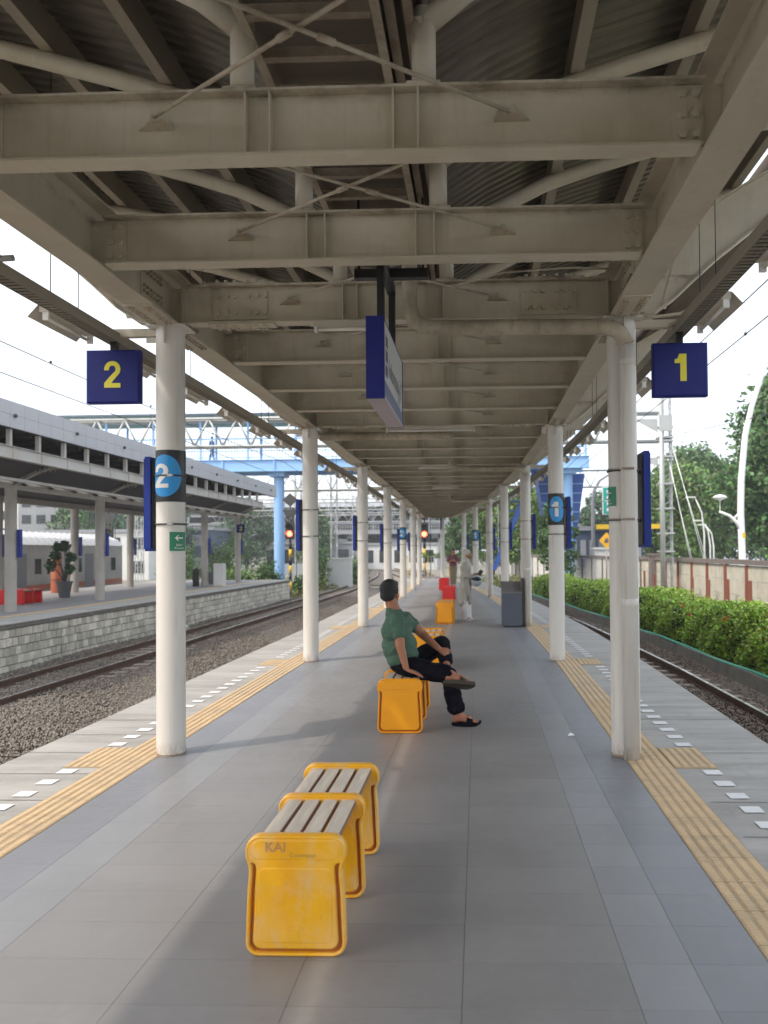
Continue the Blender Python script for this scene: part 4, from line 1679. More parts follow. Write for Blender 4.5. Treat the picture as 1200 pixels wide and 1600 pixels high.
def bench(x, y, label, mt, grp, logo=False):
    t = thing('bench', (x, y, 0), label, 'bench', grp)
    pm = end_panel_mesh(mt)
    for i in range(3):
        p_ = link('end_panel', pm, None)
        p_.parent = t
        p_.location = (0, .026 + .516 * i, 0)
    sw = .0605
    for bay in range(2):
        for k in range(4):
            b = MB()
            xa = -.146 + k * .0795
            ya, yb = .052 + .516 * bay, .052 + .516 * bay + .464
            b.box(xa, xa + sw, ya, yb, .412, .438, 0)
            b.v = [(vx, vy, vz) for (vx, vy, vz) in b.v]
            b.box(xa + .004, xa + sw - .004, ya + .001, yb - .001, .4075, .4118, 0)
            b.box(xa + sw + .0002, xa + sw + .0012, ya, yb, .412, .434, 1)
            o = obj('slat', b, [M['slat'], M['slat_side']])
            o.parent = t
    b = MB()
    for bay in range(2):
        ya, yb = .052 + .516 * bay, .052 + .516 * bay + .464
        b.box(-.12, -.09, ya, yb, .375, .407)
        b.box(.10, .13, ya, yb, .375, .407)
    o = obj('seat_bearer', b, M['slat_side'])
    o.parent = t
    if logo:
        o = text_mesh('KAI', .052, lambda u, v: Vector((-.075 + u, -.0016, .398 + v)), mat('faded_red_print', (.52, .20, .06), .6, dirt=(.45, .35, .12), dirt_amt=.8, dirt_scale=40), 'lettering', None, offset=.0008)
        o.parent = t
        o = text_mesh('Commuter', .023, lambda u, v: Vector((.03 + u, -.0016, .377 + v)), mat('faded_brown_print', (.36, .24, .06), .6, dirt=(.5, .38, .06), dirt_amt=.7, dirt_scale=40), 'lettering', None)
        o.parent = t
    return t


GB = 'plastic benches in a row down the platform'
bench(-.708, 3.085, 'worn yellow plastic bench with four wooden slats nearest the camera, empty', M['bench_worn'], GB, True)
bench(-.674, 6.85, 'bright orange-yellow bench the man in green sits on', M['bench'], GB)
bench(-.672, 10.33, 'yellow bench mostly hidden behind the seated man', M['bench'], GB)
bench(-.717, 17.03, 'yellow bench with pale slats left of the woman in grey', M['bench'], GB)
bench(-.90, 24.1, 'red plastic bench just behind the yellow one by the woman', M['bench_red'], GB)
bench(-1.36, 31.6, 'farthest red plastic bench, behind the other red one', M['bench_red'], GB)

# ------------------------------------------------------------------ cabinet by the third right column
t = thing('slant_top_cabinet', (.655, 16.5, 0), 'dark slate floor cabinet with slanting top beside the third right column', 'cabinet')
b = MB()
x0, x1, y0, y1 = .47, .86, 16.25, 16.95
b.prism([(y0, .0), (y1, .0), (y1, .86), (y0, .67)], lambda u, v, s: ((x0 if s == 0 else x1), u, v + .03 if v < .01 else v))
obj('cabinet_body', b, M['bin'], t)
b = MB()
b.add([(x0 - .01, y0 - .015, .674), (x1 + .0, y0 - .015, .674), (x1, y1, .874), (x0 - .01, y1, .874), (x0 - .01, y0 - .015, .694), (x1, y0 - .015, .694), (x1, y1, .894), (x0 - .01, y1, .894)],
      [(0, 3, 2, 1), (4, 5, 6, 7), (0, 1, 5, 4), (1, 2, 6, 5), (2, 3, 7, 6), (3, 0, 4, 7)])
obj('cabinet_lid', b, M['bin_top'], t)
b = MB(); b.box(x1 + .003, x1 + .022, y0 + .02, y1, .02, .98); obj('back_board', b, M['dark'], t)
b = MB(); b.box(x0 + .03, x1 - .03, y0 + .04, y1 - .04, 0, .03); obj('plinth', b, M['black'], t)

b = MB()
b.add([(0, 0, .004), (.03, .012, .018), (.045, -.01, .006), (.02, -.03, .012), (-.01, -.02, .004), (.012, .03, .022), (-.012, .02, .006)],
      [(0, 1, 2), (0, 2, 3), (0, 3, 4), (0, 5, 1), (0, 6, 5), (0, 4, 6)])
tag(obj('crumpled_tissue', b, M['tissue'], loc=(.74, 6.75, .002)), 'small crumpled white tissue lying on the tiles near the right columns', 'litter')
#PART2
# ------------------------------------------------------------------ people
def frame_pt(o, F, Sd, N): return lambda a, b_, c: Vector(o) + Vector(F) * a + Vector(Sd) * b_ + Vector(N) * c


def hand(W, F, Sd, N, curl=20, size=1.0, spread=.006, thumb_curl=20):
    """capsules of a hand: wrist W, forward F, thumb side Sd, back of hand N"""
    F, Sd, N = Vector(F).normalized(), Vector(Sd).normalized(), Vector(N).normalized()
    W = Vector(W)
    out = []
    for i, (s_, L) in enumerate(((.030, .070), (.010, .078), (-.010, .072), (-.029, .056))):
        k = W + F * (.088 - abs(s_) * .25) * size + Sd * s_ * size
        out.append(('c', W + F * .02 * size + Sd * s_ * .6 * size, .0135 * size, k, .0125 * size))
        a = 0
        p0 = k
        for j, fr in enumerate((.45, .32, .23)):
            a += R(curl * (1, 1.1, .8)[j])
            d = F * math.cos(a) - N * math.sin(a) + Sd * (s_ * spread * 30)
            p1 = p0 + d.normalized() * L * fr * size
            out.append(('c', p0, .0098 * size * (1 - .08 * j), p1, .0090 * size * (1 - .1 * j)))
            p0 = p1
    p0 = W + F * .028 * size + Sd * .026 * size - N * .004
    for j, L in enumerate((.040, .030, .024)):
        a = R(38 - thumb_curl * j)
        d = F * math.cos(a) + Sd * math.sin(a) - N * .25 * j
        p1 = p0 + d.normalized() * L * size
        out.append(('c', p0, (.014, .011, .010)[j] * size, p1, (.011, .0105, .0085)[j] * size))
        p0 = p1
    return out


def head_prims(c, ang, k=1.0):
    """skull, jaw, nose, ears, lips round the centre c, face turned by ang from +y (clockwise seen from above)"""
    rot = Matrix.Rotation(-ang, 3, 'Z')
    c = Vector(c)
    P = lambda x, y, z: c + rot @ Vector((x * k, y * k, z * k))
    e = lambda x, y, z, a, b_, d: ('e', P(x, y, z), (a * k, b_ * k, d * k), rot)
    return [e(0, -.012, .030, .076, .096, .090), e(0, .030, -.035, .060, .066, .075), e(0, .056, -.088, .030, .028, .022), e(0, .068, .012, .052, .026, .020),
            ('c', P(0, .094, .008), .009 * k, P(0, .108, -.022), .012 * k), e(.016, .094, -.024, .009, .009, .008), e(-.016, .094, -.024, .009, .009, .008),
            e(0, .092, -.052, .022, .010, .006), e(0, .090, -.063, .019, .010, .006), e(.034, .075, -.018, .018, .018, .016), e(-.034, .075, -.018, .018, .018, .016),
            e(.079, -.004, -.018, .010, .020, .033), e(-.079, -.004, -.018, .010, .020, .033), e(.045, .02, -.055, .022, .04, .03), e(-.045, .02, -.055, .022, .04, .03)], P, rot


def eyes(P, parent, k=1.0):
    for sx in (-1, 1):
        b = MB()
        b.ball(P(sx * .030, .086, .003), .0105 * k, 10, 8)
        obj('eye', b, M['white_print'], parent)
        b = MB()
        b.ball(P(sx * .030, .0935, .003), .0055 * k, 8, 6)
        obj('iris', b, M['hair'], parent)
        b = MB()
        b.tube([P(sx * .016, .094, .019), P(sx * .032, .094, .024), P(sx * .048, .084, .020)], .0035 * k, 6)
        obj('eyebrow', b, M['hair'], parent)


def sandal(parent, heel, F, Up, L=.265, W_=.098, sole=.028, m_=None, strap=True, x_strap=.62):
    F = Vector(F).normalized(); Up = Vector(Up).normalized()
    Sd = F.cross(Up).normalized()
    Up = Sd.cross(F).normalized()
    heel = Vector(heel)
    ol = []
    for i in range(32):
        t_ = 2 * math.pi * i / 32
        u = -math.cos(t_) * .5 + .5
        wdt = (.36 + .15 * math.sin(math.pi * min(1, u * 1.0)) + .12 * u) * W_ * (abs(math.sin(t_)) ** .6)
        ol.append((u * L, wdt * (1 if math.sin(t_) > 0 else -1)))
    b = MB()
    n = len(ol)
    rg = [(.94, 0), (1.0, .006), (1.0, sole - .005), (.96, sole)]
    vs = []
    for sc, h in rg:
        for (u, v) in ol:
            lift = .020 * max(0, (u / L - .75) / .25) ** 2 + .008 * max(0, .2 - u / L)
            vs.append(heel + F * (L / 2 + (u - L / 2) * sc) + Sd * v * sc + Up * (h + lift))
    fs = []
    for r_ in range(3):
        for i in range(n):
            a, c = r_ * n + i, r_ * n + (i + 1) % n
            fs.append((a, c, c + n, a + n))
    fs += [tuple(range(n))[::-1], tuple(range(3 * n, 4 * n))]
    b.add(vs, fs, False)
    o = obj('sandal', b, m_ or M['sandal'], parent)
    if strap:
        b = MB()
        vs = []
        nn = 12
        for k_ in range(2):
            for hh in (0, .006):
                for i in range(nn + 1):
                    a = math.pi * i / nn
                    vs.append(heel + F * (L * (x_strap - .10 + .20 * k_)) + Sd * (.052 + hh) * math.cos(a) * (1 - .05 * k_) + Up * (sole - .004 + (.058 - .022 * k_ + hh) * math.sin(a)))
        m1 = nn + 1
        fs = []
        for i in range(nn):
            fs += [(i, i + 1, i + 1 + 2 * m1, i + 2 * m1), (i + m1, i + 3 * m1, i + 1 + 3 * m1, i + 1 + m1), (i, i + m1, i + 1 + m1, i + 1), (i + 2 * m1, i + 1 + 2 * m1, i + 1 + 3 * m1, i + 3 * m1)]
        b.add(vs, fs, True)
        c_ = obj('strap', b, m_ or M['sandal'])
        c_.parent = o
    return o


def foot(heel, F, Up, sole=.028, L=.25):
    F = Vector(F).normalized(); Up = Vector(Up).normalized()
    Sd = F.cross(Up).normalized(); Up = Sd.cross(F).normalized()
    h = Vector(heel) + Up * sole
    P = lambda a, s_, u: h + F * a + Sd * s_ + Up * u
    out = [('e', P(.035, 0, .030), (.036, .032, .034)), ('c', P(.04, 0, .040), .034, P(.15, .004, .034), .030), ('c', P(.12, .012, .026), .026, P(.19, .014, .018), .019),
           ('c', P(.12, -.015, .024), .024, P(.18, -.020, .016), .017), ('c', P(.045, 0, .08), .036, P(.09, 0, .045), .036)]
    for i, (s_, l_) in enumerate(((.028, .052), (.010, .050), (-.006, .044), (-.021, .037), (-.034, .029))):
        a0 = .182 - abs(i - 1) * .006
        out.append(('c', P(a0, s_, .014), .0125 if i == 0 else .009, P(a0 + l_, s_, .010), .0115 if i == 0 else .0078))
    return out


# --- seated man in green
man = thing('person', (-.62, 7.2, .44), 'man in green t-shirt and black trousers sitting sideways on an orange bench, ankle on knee', 'person')
hp, HP, hrot = head_prims((-.795, 7.255, 1.162), R(20))
B = []
B += hp
B += [('c', (-.755, 7.25, .99), .062, (-.790, 7.235, 1.115), .056)]
B += [('e', (-.735, 7.25, .84), (.115, .155, .13)), ('e', (-.70, 7.24, .66), (.12, .14, .15)), ('e', (-.65, 7.23, .54), (.11, .145, .085))]
B += [('c', (-.725, 7.12, .935), .052, (-.70, 7.38, .925), .052)]
# right arm straight down to the bench, left arm reaching forward to the shin
B += [('c', (-.705, 7.065, .94), .052, (-.682, 7.00, .72), .041), ('c', (-.682, 7.00, .72), .041, (-.632, 6.985, .535), .027)]
B += hand((-.632, 6.985, .520), (.93, -.05, -.30), (.1, .98, .0), (.30, 0, .95), curl=9)
B += [('c', (-.655, 7.42, .92), .052, (-.515, 7.42, .775), .042), ('c', (-.515, 7.42, .775), .042, (-.365, 7.275, .665), .027)]
B += hand((-.362, 7.27, .660), (.80, -.45, -.38), (.35, .72, .5), (.42, -.2, .88), curl=30)
# legs inside the trousers, feet
B += [('c', (-.62, 7.13, .52), .07, (-.25, 7.10, .455), .05), ('c', (-.25, 7.10, .455), .05, (-.190, 7.155, .10), .036)]
B += [('c', (-.60, 7.33, .53), .07, (-.335, 7.55, .69), .05), ('c', (-.335, 7.55, .69), .05, (-.285, 7.13, .515), .034)]
B += foot((-.245, 7.16, .0), (1, -.03, 0), (0, 0, 1)) + [('c', (-.190, 7.155, .12), .036, (-.20, 7.16, .075), .034)]
LF, LU = (1, -.05, -.10), (.05, .55, .83)
B += foot((-.315, 7.02, .392), LF, LU, .03) + [('c', (-.285, 7.13, .515), .034, (-.280, 7.075, .465), .034)]
blob('body', B, .0055, M['skin'], man, 3)
eyes(HP, man)
blob('hair', [('e', HP(0, -.020, .040), (.0815, .0985, .0895), hrot), ('e', HP(0, -.052, -.012), (.072, .055, .062), hrot), ('c', HP(.0735, -.012, .01), .012, HP(.075, .006, -.012), .007), ('c', HP(-.0735, -.012, .01), .012, HP(-.075, .006, -.012), .007),
              ('e', HP(0, .048, .078), (.058, .045, .035), hrot)], .0055, M['hair'], man, 1, fold=.0035, fsc=(60, 60, 40))
shirt = [('e', (-.690, 7.23, .585), (.138, .168, .10)), ('e', (-.712, 7.24, .69), (.158, .170, .15)), ('e', (-.738, 7.25, .83), (.138, .180, .14)),
         ('c', (-.735, 7.12, .935), .066, (-.705, 7.38, .925), .066), ('c', (-.757, 7.25, .975), .080, (-.770, 7.246, 1.026), .062), ('e', (-.722, 7.25, .90), (.125, .175, .10)), ('c', (-.70, 7.12, .88), .07, (-.655, 7.36, .88), .07),
         ('c', (-.712, 7.075, .935), .066, (-.692, 7.030, .815), .061), ('c', (-.665, 7.415, .92), .066, (-.590, 7.43, .845), .060), ('e', (-.66, 7.22, .62), (.12, .15, .10))]
blob('t_shirt', shirt, .007, M['green_cloth'], man, 3, fold=.010)
blob('trousers', [('e', (-.655, 7.23, .525), (.142, .172, .088)), ('c', (-.62, 7.13, .525), .098, (-.265, 7.10, .450), .074), ('c', (-.265, 7.10, .445), .074, (-.208, 7.15, .165), .070), ('c', (-.235, 7.15, .150), .052, (-.180, 7.15, .165), .054),
                  ('c', (-.60, 7.33, .535), .096, (-.345, 7.55, .675), .076), ('c', (-.345, 7.55, .675), .074, (-.295, 7.225, .560), .060), ('c', (-.27, 7.08, .53), .02, (-.45, 7.06, .56), .02), ('c', (-.245, 7.13, .30), .070, (-.225, 7.14, .22), .070),
                  ('c', (-.40, 7.05, .45), .02, (-.55, 7.08, .50), .02)], .008, M['black_cloth'], man, 3, fold=.008)
sandal(man, (-.250, 7.16, .002), (1, -.03, 0), (0, 0, 1), sole=.026, m_=M['black_cloth'])
sandal(man, (-.320, 7.02, .382), LF, LU, L=.285, W_=.108, sole=.034)

# --- woman in grey with phone and helmet
wom = thing('person', (-.27, 17.8, 0), 'standing woman in pale grey headscarf and long dress with white trousers, holding a phone', 'person')
hp, HP, hrot = head_prims((-.245, 17.8, 1.455), R(112), .93)
B = hp + [('c', (-.262, 17.8, 1.27), .045, (-.25, 17.8, 1.37), .045), ('e', (-.28, 17.8, 1.12), (.10, .15, .15)), ('e', (-.28, 17.8, .85), (.10, .14, .14)),
          ('c', (-.28, 17.66, 1.22), .042, (-.27, 17.62, .98), .034), ('c', (-.27, 17.62, .98), .034, (-.10, 17.66, 1.00), .024),
          ('c', (-.27, 17.95, 1.22), .042, (-.25, 17.98, .98), .034), ('c', (-.25, 17.98, .98), .034, (-.10, 17.86, .99), .024),
          ('c', (-.29, 17.72, .80), .07, (-.28, 17.72, .10), .04), ('c', (-.27, 17.89, .80), .07, (-.25, 17.90, .10), .04)]
B += hand((-.10, 17.66, 1.0), (1, .1, .1), (0, .4, 1), (0, -1, .3), curl=28, size=.9) + hand((-.10, 17.86, .99), (1, -.2, .0), (0, -.4, 1), (0, 1, .3), curl=40, size=.9)
B += foot((-.34, 17.73, .0), (1, -.25, 0), (0, 0, 1), .02, .22) + foot((-.31, 17.90, .0), (1, .1, 0), (0, 0, 1), .02, .22)
blob('body', B, .011, M['skin'], wom, 2)
eyes(HP, wom, .93)
scarf = [('e', HP(0, -.022, .030), (.086, .098, .098), hrot), ('e', HP(0, -.035, -.06), (.082, .075, .085), hrot), ('c', HP(0, -.01, -.125), .068, (-.265, 17.8, 1.27), .105), ('e', (-.275, 17.8, 1.22), (.115, .165, .075)), ('c', (-.20, 17.76, 1.22), .04, (-.20, 17.74, 1.08), .04)]
blob('headscarf', scarf, .010, M['hijab'], wom, 3)
dress = [('e', (-.28, 17.8, 1.15), (.115, .170, .16)), ('e', (-.285, 17.8, .93), (.115, .165, .2)), ('e', (-.285, 17.8, .72), (.135, .185, .25)), ('c', (-.30, 17.8, .70), .14, (-.29, 17.8, .47), .150), ('c', (-.33, 17.75, .8), .08, (-.35, 17.72, .40), .08), ('c', (-.24, 17.86, .8), .08, (-.22, 17.9, .42), .075),
         ('c', (-.28, 17.65, 1.22), .062, (-.27, 17.61, .99), .058), ('c', (-.27, 17.61, .99), .060, (-.15, 17.65, .985), .046), ('c', (-.27, 17.95, 1.22), .062, (-.25, 17.99, .99), .058), ('c', (-.25, 17.99, .99), .060, (-.15, 17.88, .98), .046),
         ('c', (-.33, 17.66, .95), .02, (-.27, 17.63, .45), .025), ('c', (-.22, 17.64, .95), .02, (-.19, 17.66, .5), .025)]
blob('dress', dress, .014, M['grey_cloth'], wom, 2, fold=.018, fsc=(12, 12, 2.2))
blob('trousers', [('c', (-.30, 17.73, .55), .085, (-.30, 17.73, .07), .085), ('c', (-.25, 17.90, .55), .085, (-.24, 17.90, .07), .080)], .014, M['white_cloth'], wom, 2)
for (hx, hy, F) in ((-.35, 17.73, (1, -.25, 0)), (-.32, 17.90, (1, .1, 0))):
    sandal(wom, (hx, hy, .002), F, (0, 0, 1), L=.25, W_=.09, sole=.03, m_=M['white_cloth'])
t = tag(link('mobile_phone', MB().add([(0, 0, 0), (.075, 0, .035), (.075, .012, .035), (0, .012, 0), (-.06, 0, .135), (.015, 0, .17), (.015, .012, .17), (-.06, .012, .135)],
        [(0, 1, 5, 4), (2, 3, 7, 6), (1, 2, 6, 5), (3, 0, 4, 7), (4, 5, 6, 7), (0, 3, 2, 1)]).mesh('mobile_phone', M['black']), loc=(-.035, 17.68, 1.0), rot=(0, .9, 0)), 'black mobile phone held up by the woman in grey', 'phone')
t = thing('helmet', (-.055, 17.70, .86), 'silver grey motorcycle helmet hanging from the arm of the woman in grey', 'helmet')
b = MB(); b.ball((-.052, 17.70, .885), (.130, .125, .135), 20, 14); obj('shell', b, M['helmet'], t)
b = MB(); b.ball((-.045, 17.66, .915), (.112, .10, .065), 16, 10); obj('visor', b, M['black'], t)
b = MB(); b.tube([(-.12, 17.68, .99), (-.10, 17.66, 1.04), (-.03, 17.66, 1.03), (.0, 17.68, .99)], .008, 6); obj('strap', b, M['black'], t)

# --- far man in maroon shirt
m2 = thing('person', (-1.12, 35.8, 0), 'distant standing man in maroon patterned shirt and khaki trousers looking down at his hands', 'person')
hp, HP, hrot = head_prims((-1.10, 35.78, 1.50), R(170))
blob('body', hp + [('c', (-1.12, 35.8, 1.30), .055, (-1.11, 35.79, 1.42), .05), ('e', (-1.12, 35.8, 1.15), (.15, .10, .18)), ('c', (-1.31, 35.8, 1.27), .045, (-1.35, 35.75, 1.02), .04), ('c', (-1.35, 35.75, 1.02), .038, (-1.16, 35.6, 1.10), .028),
                   ('c', (-.93, 35.8, 1.27), .045, (-.88, 35.75, 1.02), .04), ('c', (-.88, 35.75, 1.02), .038, (-1.06, 35.6, 1.10), .028), ('c', (-1.20, 35.8, .85), .07, (-1.19, 35.8, .05), .045), ('c', (-1.03, 35.8, .85), .07, (-1.06, 35.8, .05), .045)]
     + hand((-1.16, 35.6, 1.10), (1, -.2, .1), (0, 0, 1), (0, -1, 0), 40) + hand((-1.06, 35.6, 1.10), (-1, -.2, .1), (0, 0, 1), (0, -1, 0), 40) + foot((-1.19, 35.88, 0), (0, -1, 0), (0, 0, 1)) + foot((-1.06, 35.88, 0), (0, -1, 0), (0, 0, 1)), .014, M['skin'], m2, 2)
eyes(HP, m2)
blob('hair', [('e', HP(0, -.02, .045), (.083, .10, .088), hrot), ('e', HP(0, -.05, -.01), (.07, .055, .06), hrot)], .012, M['hair'], m2, 1)
blob('shirt', [('e', (-1.12, 35.8, 1.15), (.19, .13, .2)), ('e', (-1.12, 35.8, .92), (.175, .13, .16)), ('c', (-1.28, 35.8, 1.28), .07, (-1.345, 35.77, 1.10), .062), ('c', (-.96, 35.8, 1.28), .07, (-.885, 35.77, 1.10), .062), ('c', (-1.27, 35.8, 1.30), .06, (-.97, 35.8, 1.30), .06)], .014, M['maroon'], m2, 2)
blob('trousers', [('c', (-1.20, 35.8, .82), .10, (-1.19, 35.8, .10), .068), ('c', (-1.03, 35.8, .82), .10, (-1.06, 35.8, .10), .068), ('e', (-1.12, 35.8, .86), (.165, .12, .09))], .014, M['khaki'], m2, 2)


# ------------------------------------------------------------------ opposite platform
op = thing('platform', (-14, 20, 0), None, None, kind='structure')
OX = -10.42
b = MB()
b.box(OX - .06 - 7.6, OX - .14, 8, 44.6, ZG, -.10)
b.box(OX - 7.6, OX + .03, 8, 44.75, -.10, -.02)
obj('platform_body', b, M['concrete_d'], op)
b = MB()
b.box(OX - 7.6, OX + .05, 8, 44.8, -.019, 0)
obj('edge_slab', b, M['concrete'], op)
b = MB()
b.box(OX - 6.4, OX - 1.35, 8, 44.4, .0005, .004)
obj('floor_surface', b, M['opp_floor'], op)
b = MB()
b.box(OX - 1.34, OX - 1.04, 8, 44.4, .0005, .010)
obj('tactile_strip', b, M['tactile'], op)
# retaining wall of stone blocks
b = MB()
b.box(OX - .135, OX - .045, 8, 44.6, ZG, -.105)
obj('wall_backing', b, M['mortar'], op)
stone_meshes = []
for v in range(8):
    l_ = .235
    b = MB()
    j = lambda a: rnd.uniform(-a, a)
    w2 = l_ - .012
    h2 = .191
    d = .05
    f = [(0, 0 + j(.006), 0 + j(.006)), (0, w2 + j(.006), 0 + j(.006)), (0, w2 + j(.006), h2 + j(.006)), (0, 0 + j(.006), h2 + j(.006))]
    k_ = .012
    fr = [(d + j(.008), p_[1] + (k_ if p_[1] < .1 else -k_), p_[2] + (k_ if p_[2] < .09 else -k_)) for p_ in f]
    b.add(f + fr, [(4, 5, 6, 7), (0, 1, 5, 4), (1, 2, 6, 5), (2, 3, 7, 6), (3, 0, 4, 7)])
    stone_meshes.append(b.mesh('stone_block', M['stone'].copy() if False else M['stone']))
tones = []
for k_ in (.72, .88, 1.0, 1.15):
    mm = M['stone'].copy()
    for nd in mm.node_tree.nodes:
        if nd.type == 'HUE_SAT':
            cc = nd.inputs['Color'].default_value
            nd.inputs['Color'].default_value = (cc[0] * k_, cc[1] * k_, cc[2] * k_ * .98, 1)
    tones.append(mm)
variants = []
for me in stone_meshes:
    for mm in tones:
        c_ = me.copy(); c_.materials[0] = mm
        variants.append(c_)
rest = MB()
cnt = 0
for row in range(5):
    z = ZG + .02 + row * .203
    for i in range(-44, 110):
        y = 18.6 + i * .235 + (.117 if row % 2 else 0)
        if y < 13.5 or y > 44.3: continue
        if 16.2 < y < 29.6 and cnt < 300:
            link('stone_block', variants[rnd.randrange(len(variants))], op, loc=(OX - .045, y, z)); cnt += 1
        else:
            me = stone_meshes[rnd.randrange(8)]
            rest.add([(v.co.x + OX - .045, v.co.y + y, v.co.z + z) for v in me.vertices], [tuple(p_.vertices) for p_ in me.polygons])
o = obj('stone_blocks', rest, mat('wall_stone_far', (.72, .68, .60), .8, var=.15, scale=5, dirt=(.36, .33, .27), dirt_amt=.5, dirt_scale=3, island=.25), op, kind='stuff')
b = MB()
b.tube([(OX + .02, 27.2, -.80), (OX + .35, 27.1, -.90), (OX + .65, 26.9, -1.02)], .10, 12)
tag(obj('drain_pipe', b, M['wall_white']), 'short pale drain pipe coming out at the foot of the stone wall', 'pipe')

# opposite canopy
oc = thing('platform_canopy', (-14.2, 14, 0), 'opposite canopy with pale panelled fascia over the far platform', 'canopy')
EX = -11.12
b = MB()
b.prism([(-11.3, 4.02), (-12.4, 3.52), (-13.6, 3.62), (-15.0, 3.62), (-16.1, 3.52), (-17.4, 4.02), (-17.4, 4.08), (-16.1, 3.58), (-15.0, 3.68), (-13.6, 3.68), (-12.4, 3.58), (-11.3, 4.08)], lambda u, v, s: (u, 12 if s == 0 else 41.4, v))
b.box(-17.4, -11.35, 12, 43.7, 4.62, 4.70)
b.box(-17.5, -17.41, 12, 43.7, 3.9, 4.7)  # far-side band added to block sky light through the eave gap
for i in range(24): b.box(-17.3, -11.4, 12.5 + i * 1.28, 12.6 + i * 1.28, 4.5, 4.615)
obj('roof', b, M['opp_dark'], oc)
b = MB()
b.box(EX - .10, EX - .0, 12, 41.5, 3.84, 4.11)
b.box(EX - .14, EX + .04, 12, 41.5, 4.11, 4.125)
b.box(EX - .14, EX + .04, 12, 41.5, 3.825, 3.84)
obj('eave_band', b, M['band'], oc)
y = 12.6
i = 0
while y < 41.4:
    b = MB()
    b.box(EX - .16, EX - .06, y - .05, y + .05, 4.127, 4.56)
    b.box(EX - .0, EX + .02, y - .03, y + .03, 3.842, 4.109)
    obj('eave_post', b, M['opp_col'], oc)
    y += 1.28
fp = MB()
fp.box(-.02, 0, .004, .616, .004, .313)
fme = fp.mesh('fascia_panel', M['panel_white'])
y = 12.0
while y < 43.9:
    for z in (4.56, 4.875):
        if y > 18: link('fascia_panel', fme, oc, loc=(EX + .02, y, z + .0))
    y += .62
b = MB()
b.box(EX - .14, EX - .003, 12, 44.0, 4.55, 5.20)
b.box(EX + .0, EX + .022, 12, 18.0, 4.56, 5.19)
for i in range(9):
    b.ball((EX + .05, 19.0 + i * 3.0, 4.86), .05, 8, 6)
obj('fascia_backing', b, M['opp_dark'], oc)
for i in range(7):
    y = 11.0 + 5.12 * i
    for X in (-12.5, -15.95):
        if i == 0 and X < -13: continue
        b = MB()
        b.lathe([(.15, 0), (.15, 3.4)], X, y, 18)
        obj('column', b, M['opp_col'], oc)
    b = MB()
    n = 10
    pts = []
    for j in range(n + 1):
        t_ = j / n
        pts.append((-12.4 + 1.2 * t_, 3.36 + .47 * math.sin(t_ * math.pi / 2), ))
    for j in range(n):
        p0, p1 = pts[j], pts[j + 1]
        b.beam((p0[0], y + .0, p0[1]), (p1[0], y, p1[1]), .16, .03)
        b.add([(p0[0], y, p0[1]), (p1[0], y, p1[1]), (p1[0], y, 3.9), (p0[0], y, 3.7)], [(0, 1, 2, 3)])
    obj('curved_arm', b, M['opp_col'], oc)
b = MB()
b.box(-12.62, -12.38, 11, 41.6, 3.30, 3.50)
b.box(-16.07, -15.83, 11, 41.6, 3.30, 3.50)
obj('girder', b, M['opp_col'], oc)
b = MB()
b.box(-11.62, -11.50, 12, 42, 3.36, 3.43)
obj('lamp_rail', b, M['opp_col'], oc)
b = MB()
for i in range(1, 23):
    y = 12.4 + i * 1.28
    b.add([(-11.50, y, 3.35), (-11.36, y, 3.28), (-11.36, y + .62, 3.28), (-11.50, y + .62, 3.35), (-11.62, y, 3.31), (-11.62, y + .62, 3.31), (-11.5, y, 3.25), (-11.5, y + .62, 3.25)],
          [(0, 1, 2, 3), (0, 3, 5, 4), (4, 5, 7, 6), (6, 7, 2, 1)])
objs('lamp_strip', b, M['lamp_metal'], oc)

proto = None
for i in range(2, 7):
    for X, w_ in ((-12.5, 'front'), (-15.95, 'rear')):
        y = 11.0 + 5.12 * i
        lab = 'navy banner on the %s %s column of the opposite platform' % (['', '', 'nearest', 'second', 'third', 'fourth', 'last'][i], w_)
        if proto is None:
            proto = thing('column_banner', (X + .2, y, 1.4), lab, 'banner', 'navy banners on the opposite platform')
            b = MB(); b.box(X + .18, X + .25, y - .02, y + .12, 1.45, 2.2); obj('banner_panel', b, M['navy_edge'], proto)
            b = MB(); b.box(X + .1, X + .18, y + .03, y + .07, 1.55, 1.58); b.box(X + .1, X + .18, y + .03, y + .07, 2.08, 2.11); obj('banner_bracket', b, M['black'], proto)
        else:
            dup(proto, (X + .2, y, 1.4), lab)
t = thing('hanging_number_sign', (-12.2, 41.0, 2.6), 'small distant navy number sign at the end of the opposite canopy', 'sign')
b = MB(); b.box(-12.35, -11.93, 41.0, 41.07, 2.55, 2.97); obj('sign_box', b, M['navy'], t)
b = MB(); b.box(-12.16, -12.12, 41.02, 41.05, 2.97, 3.34); obj('hanger', b, M['black'], t)
q, gw = glyph2()
b = MB(); b.quads([[(-12.2 + u * .22, 40.995, 2.65 + v * .22) for u, v in qq] for qq in q]); obj('numeral', b, M['yellow_print'], t)

bench(-14.55, 24.2, 'red bench at the left edge of the opposite platform, nearer one', M['bench_red'], 'red benches on the opposite platform')
bench(-14.03, 24.2, 'red bench on the opposite platform half behind its nearest column', M['bench_red'], 'red benches on the opposite platform')


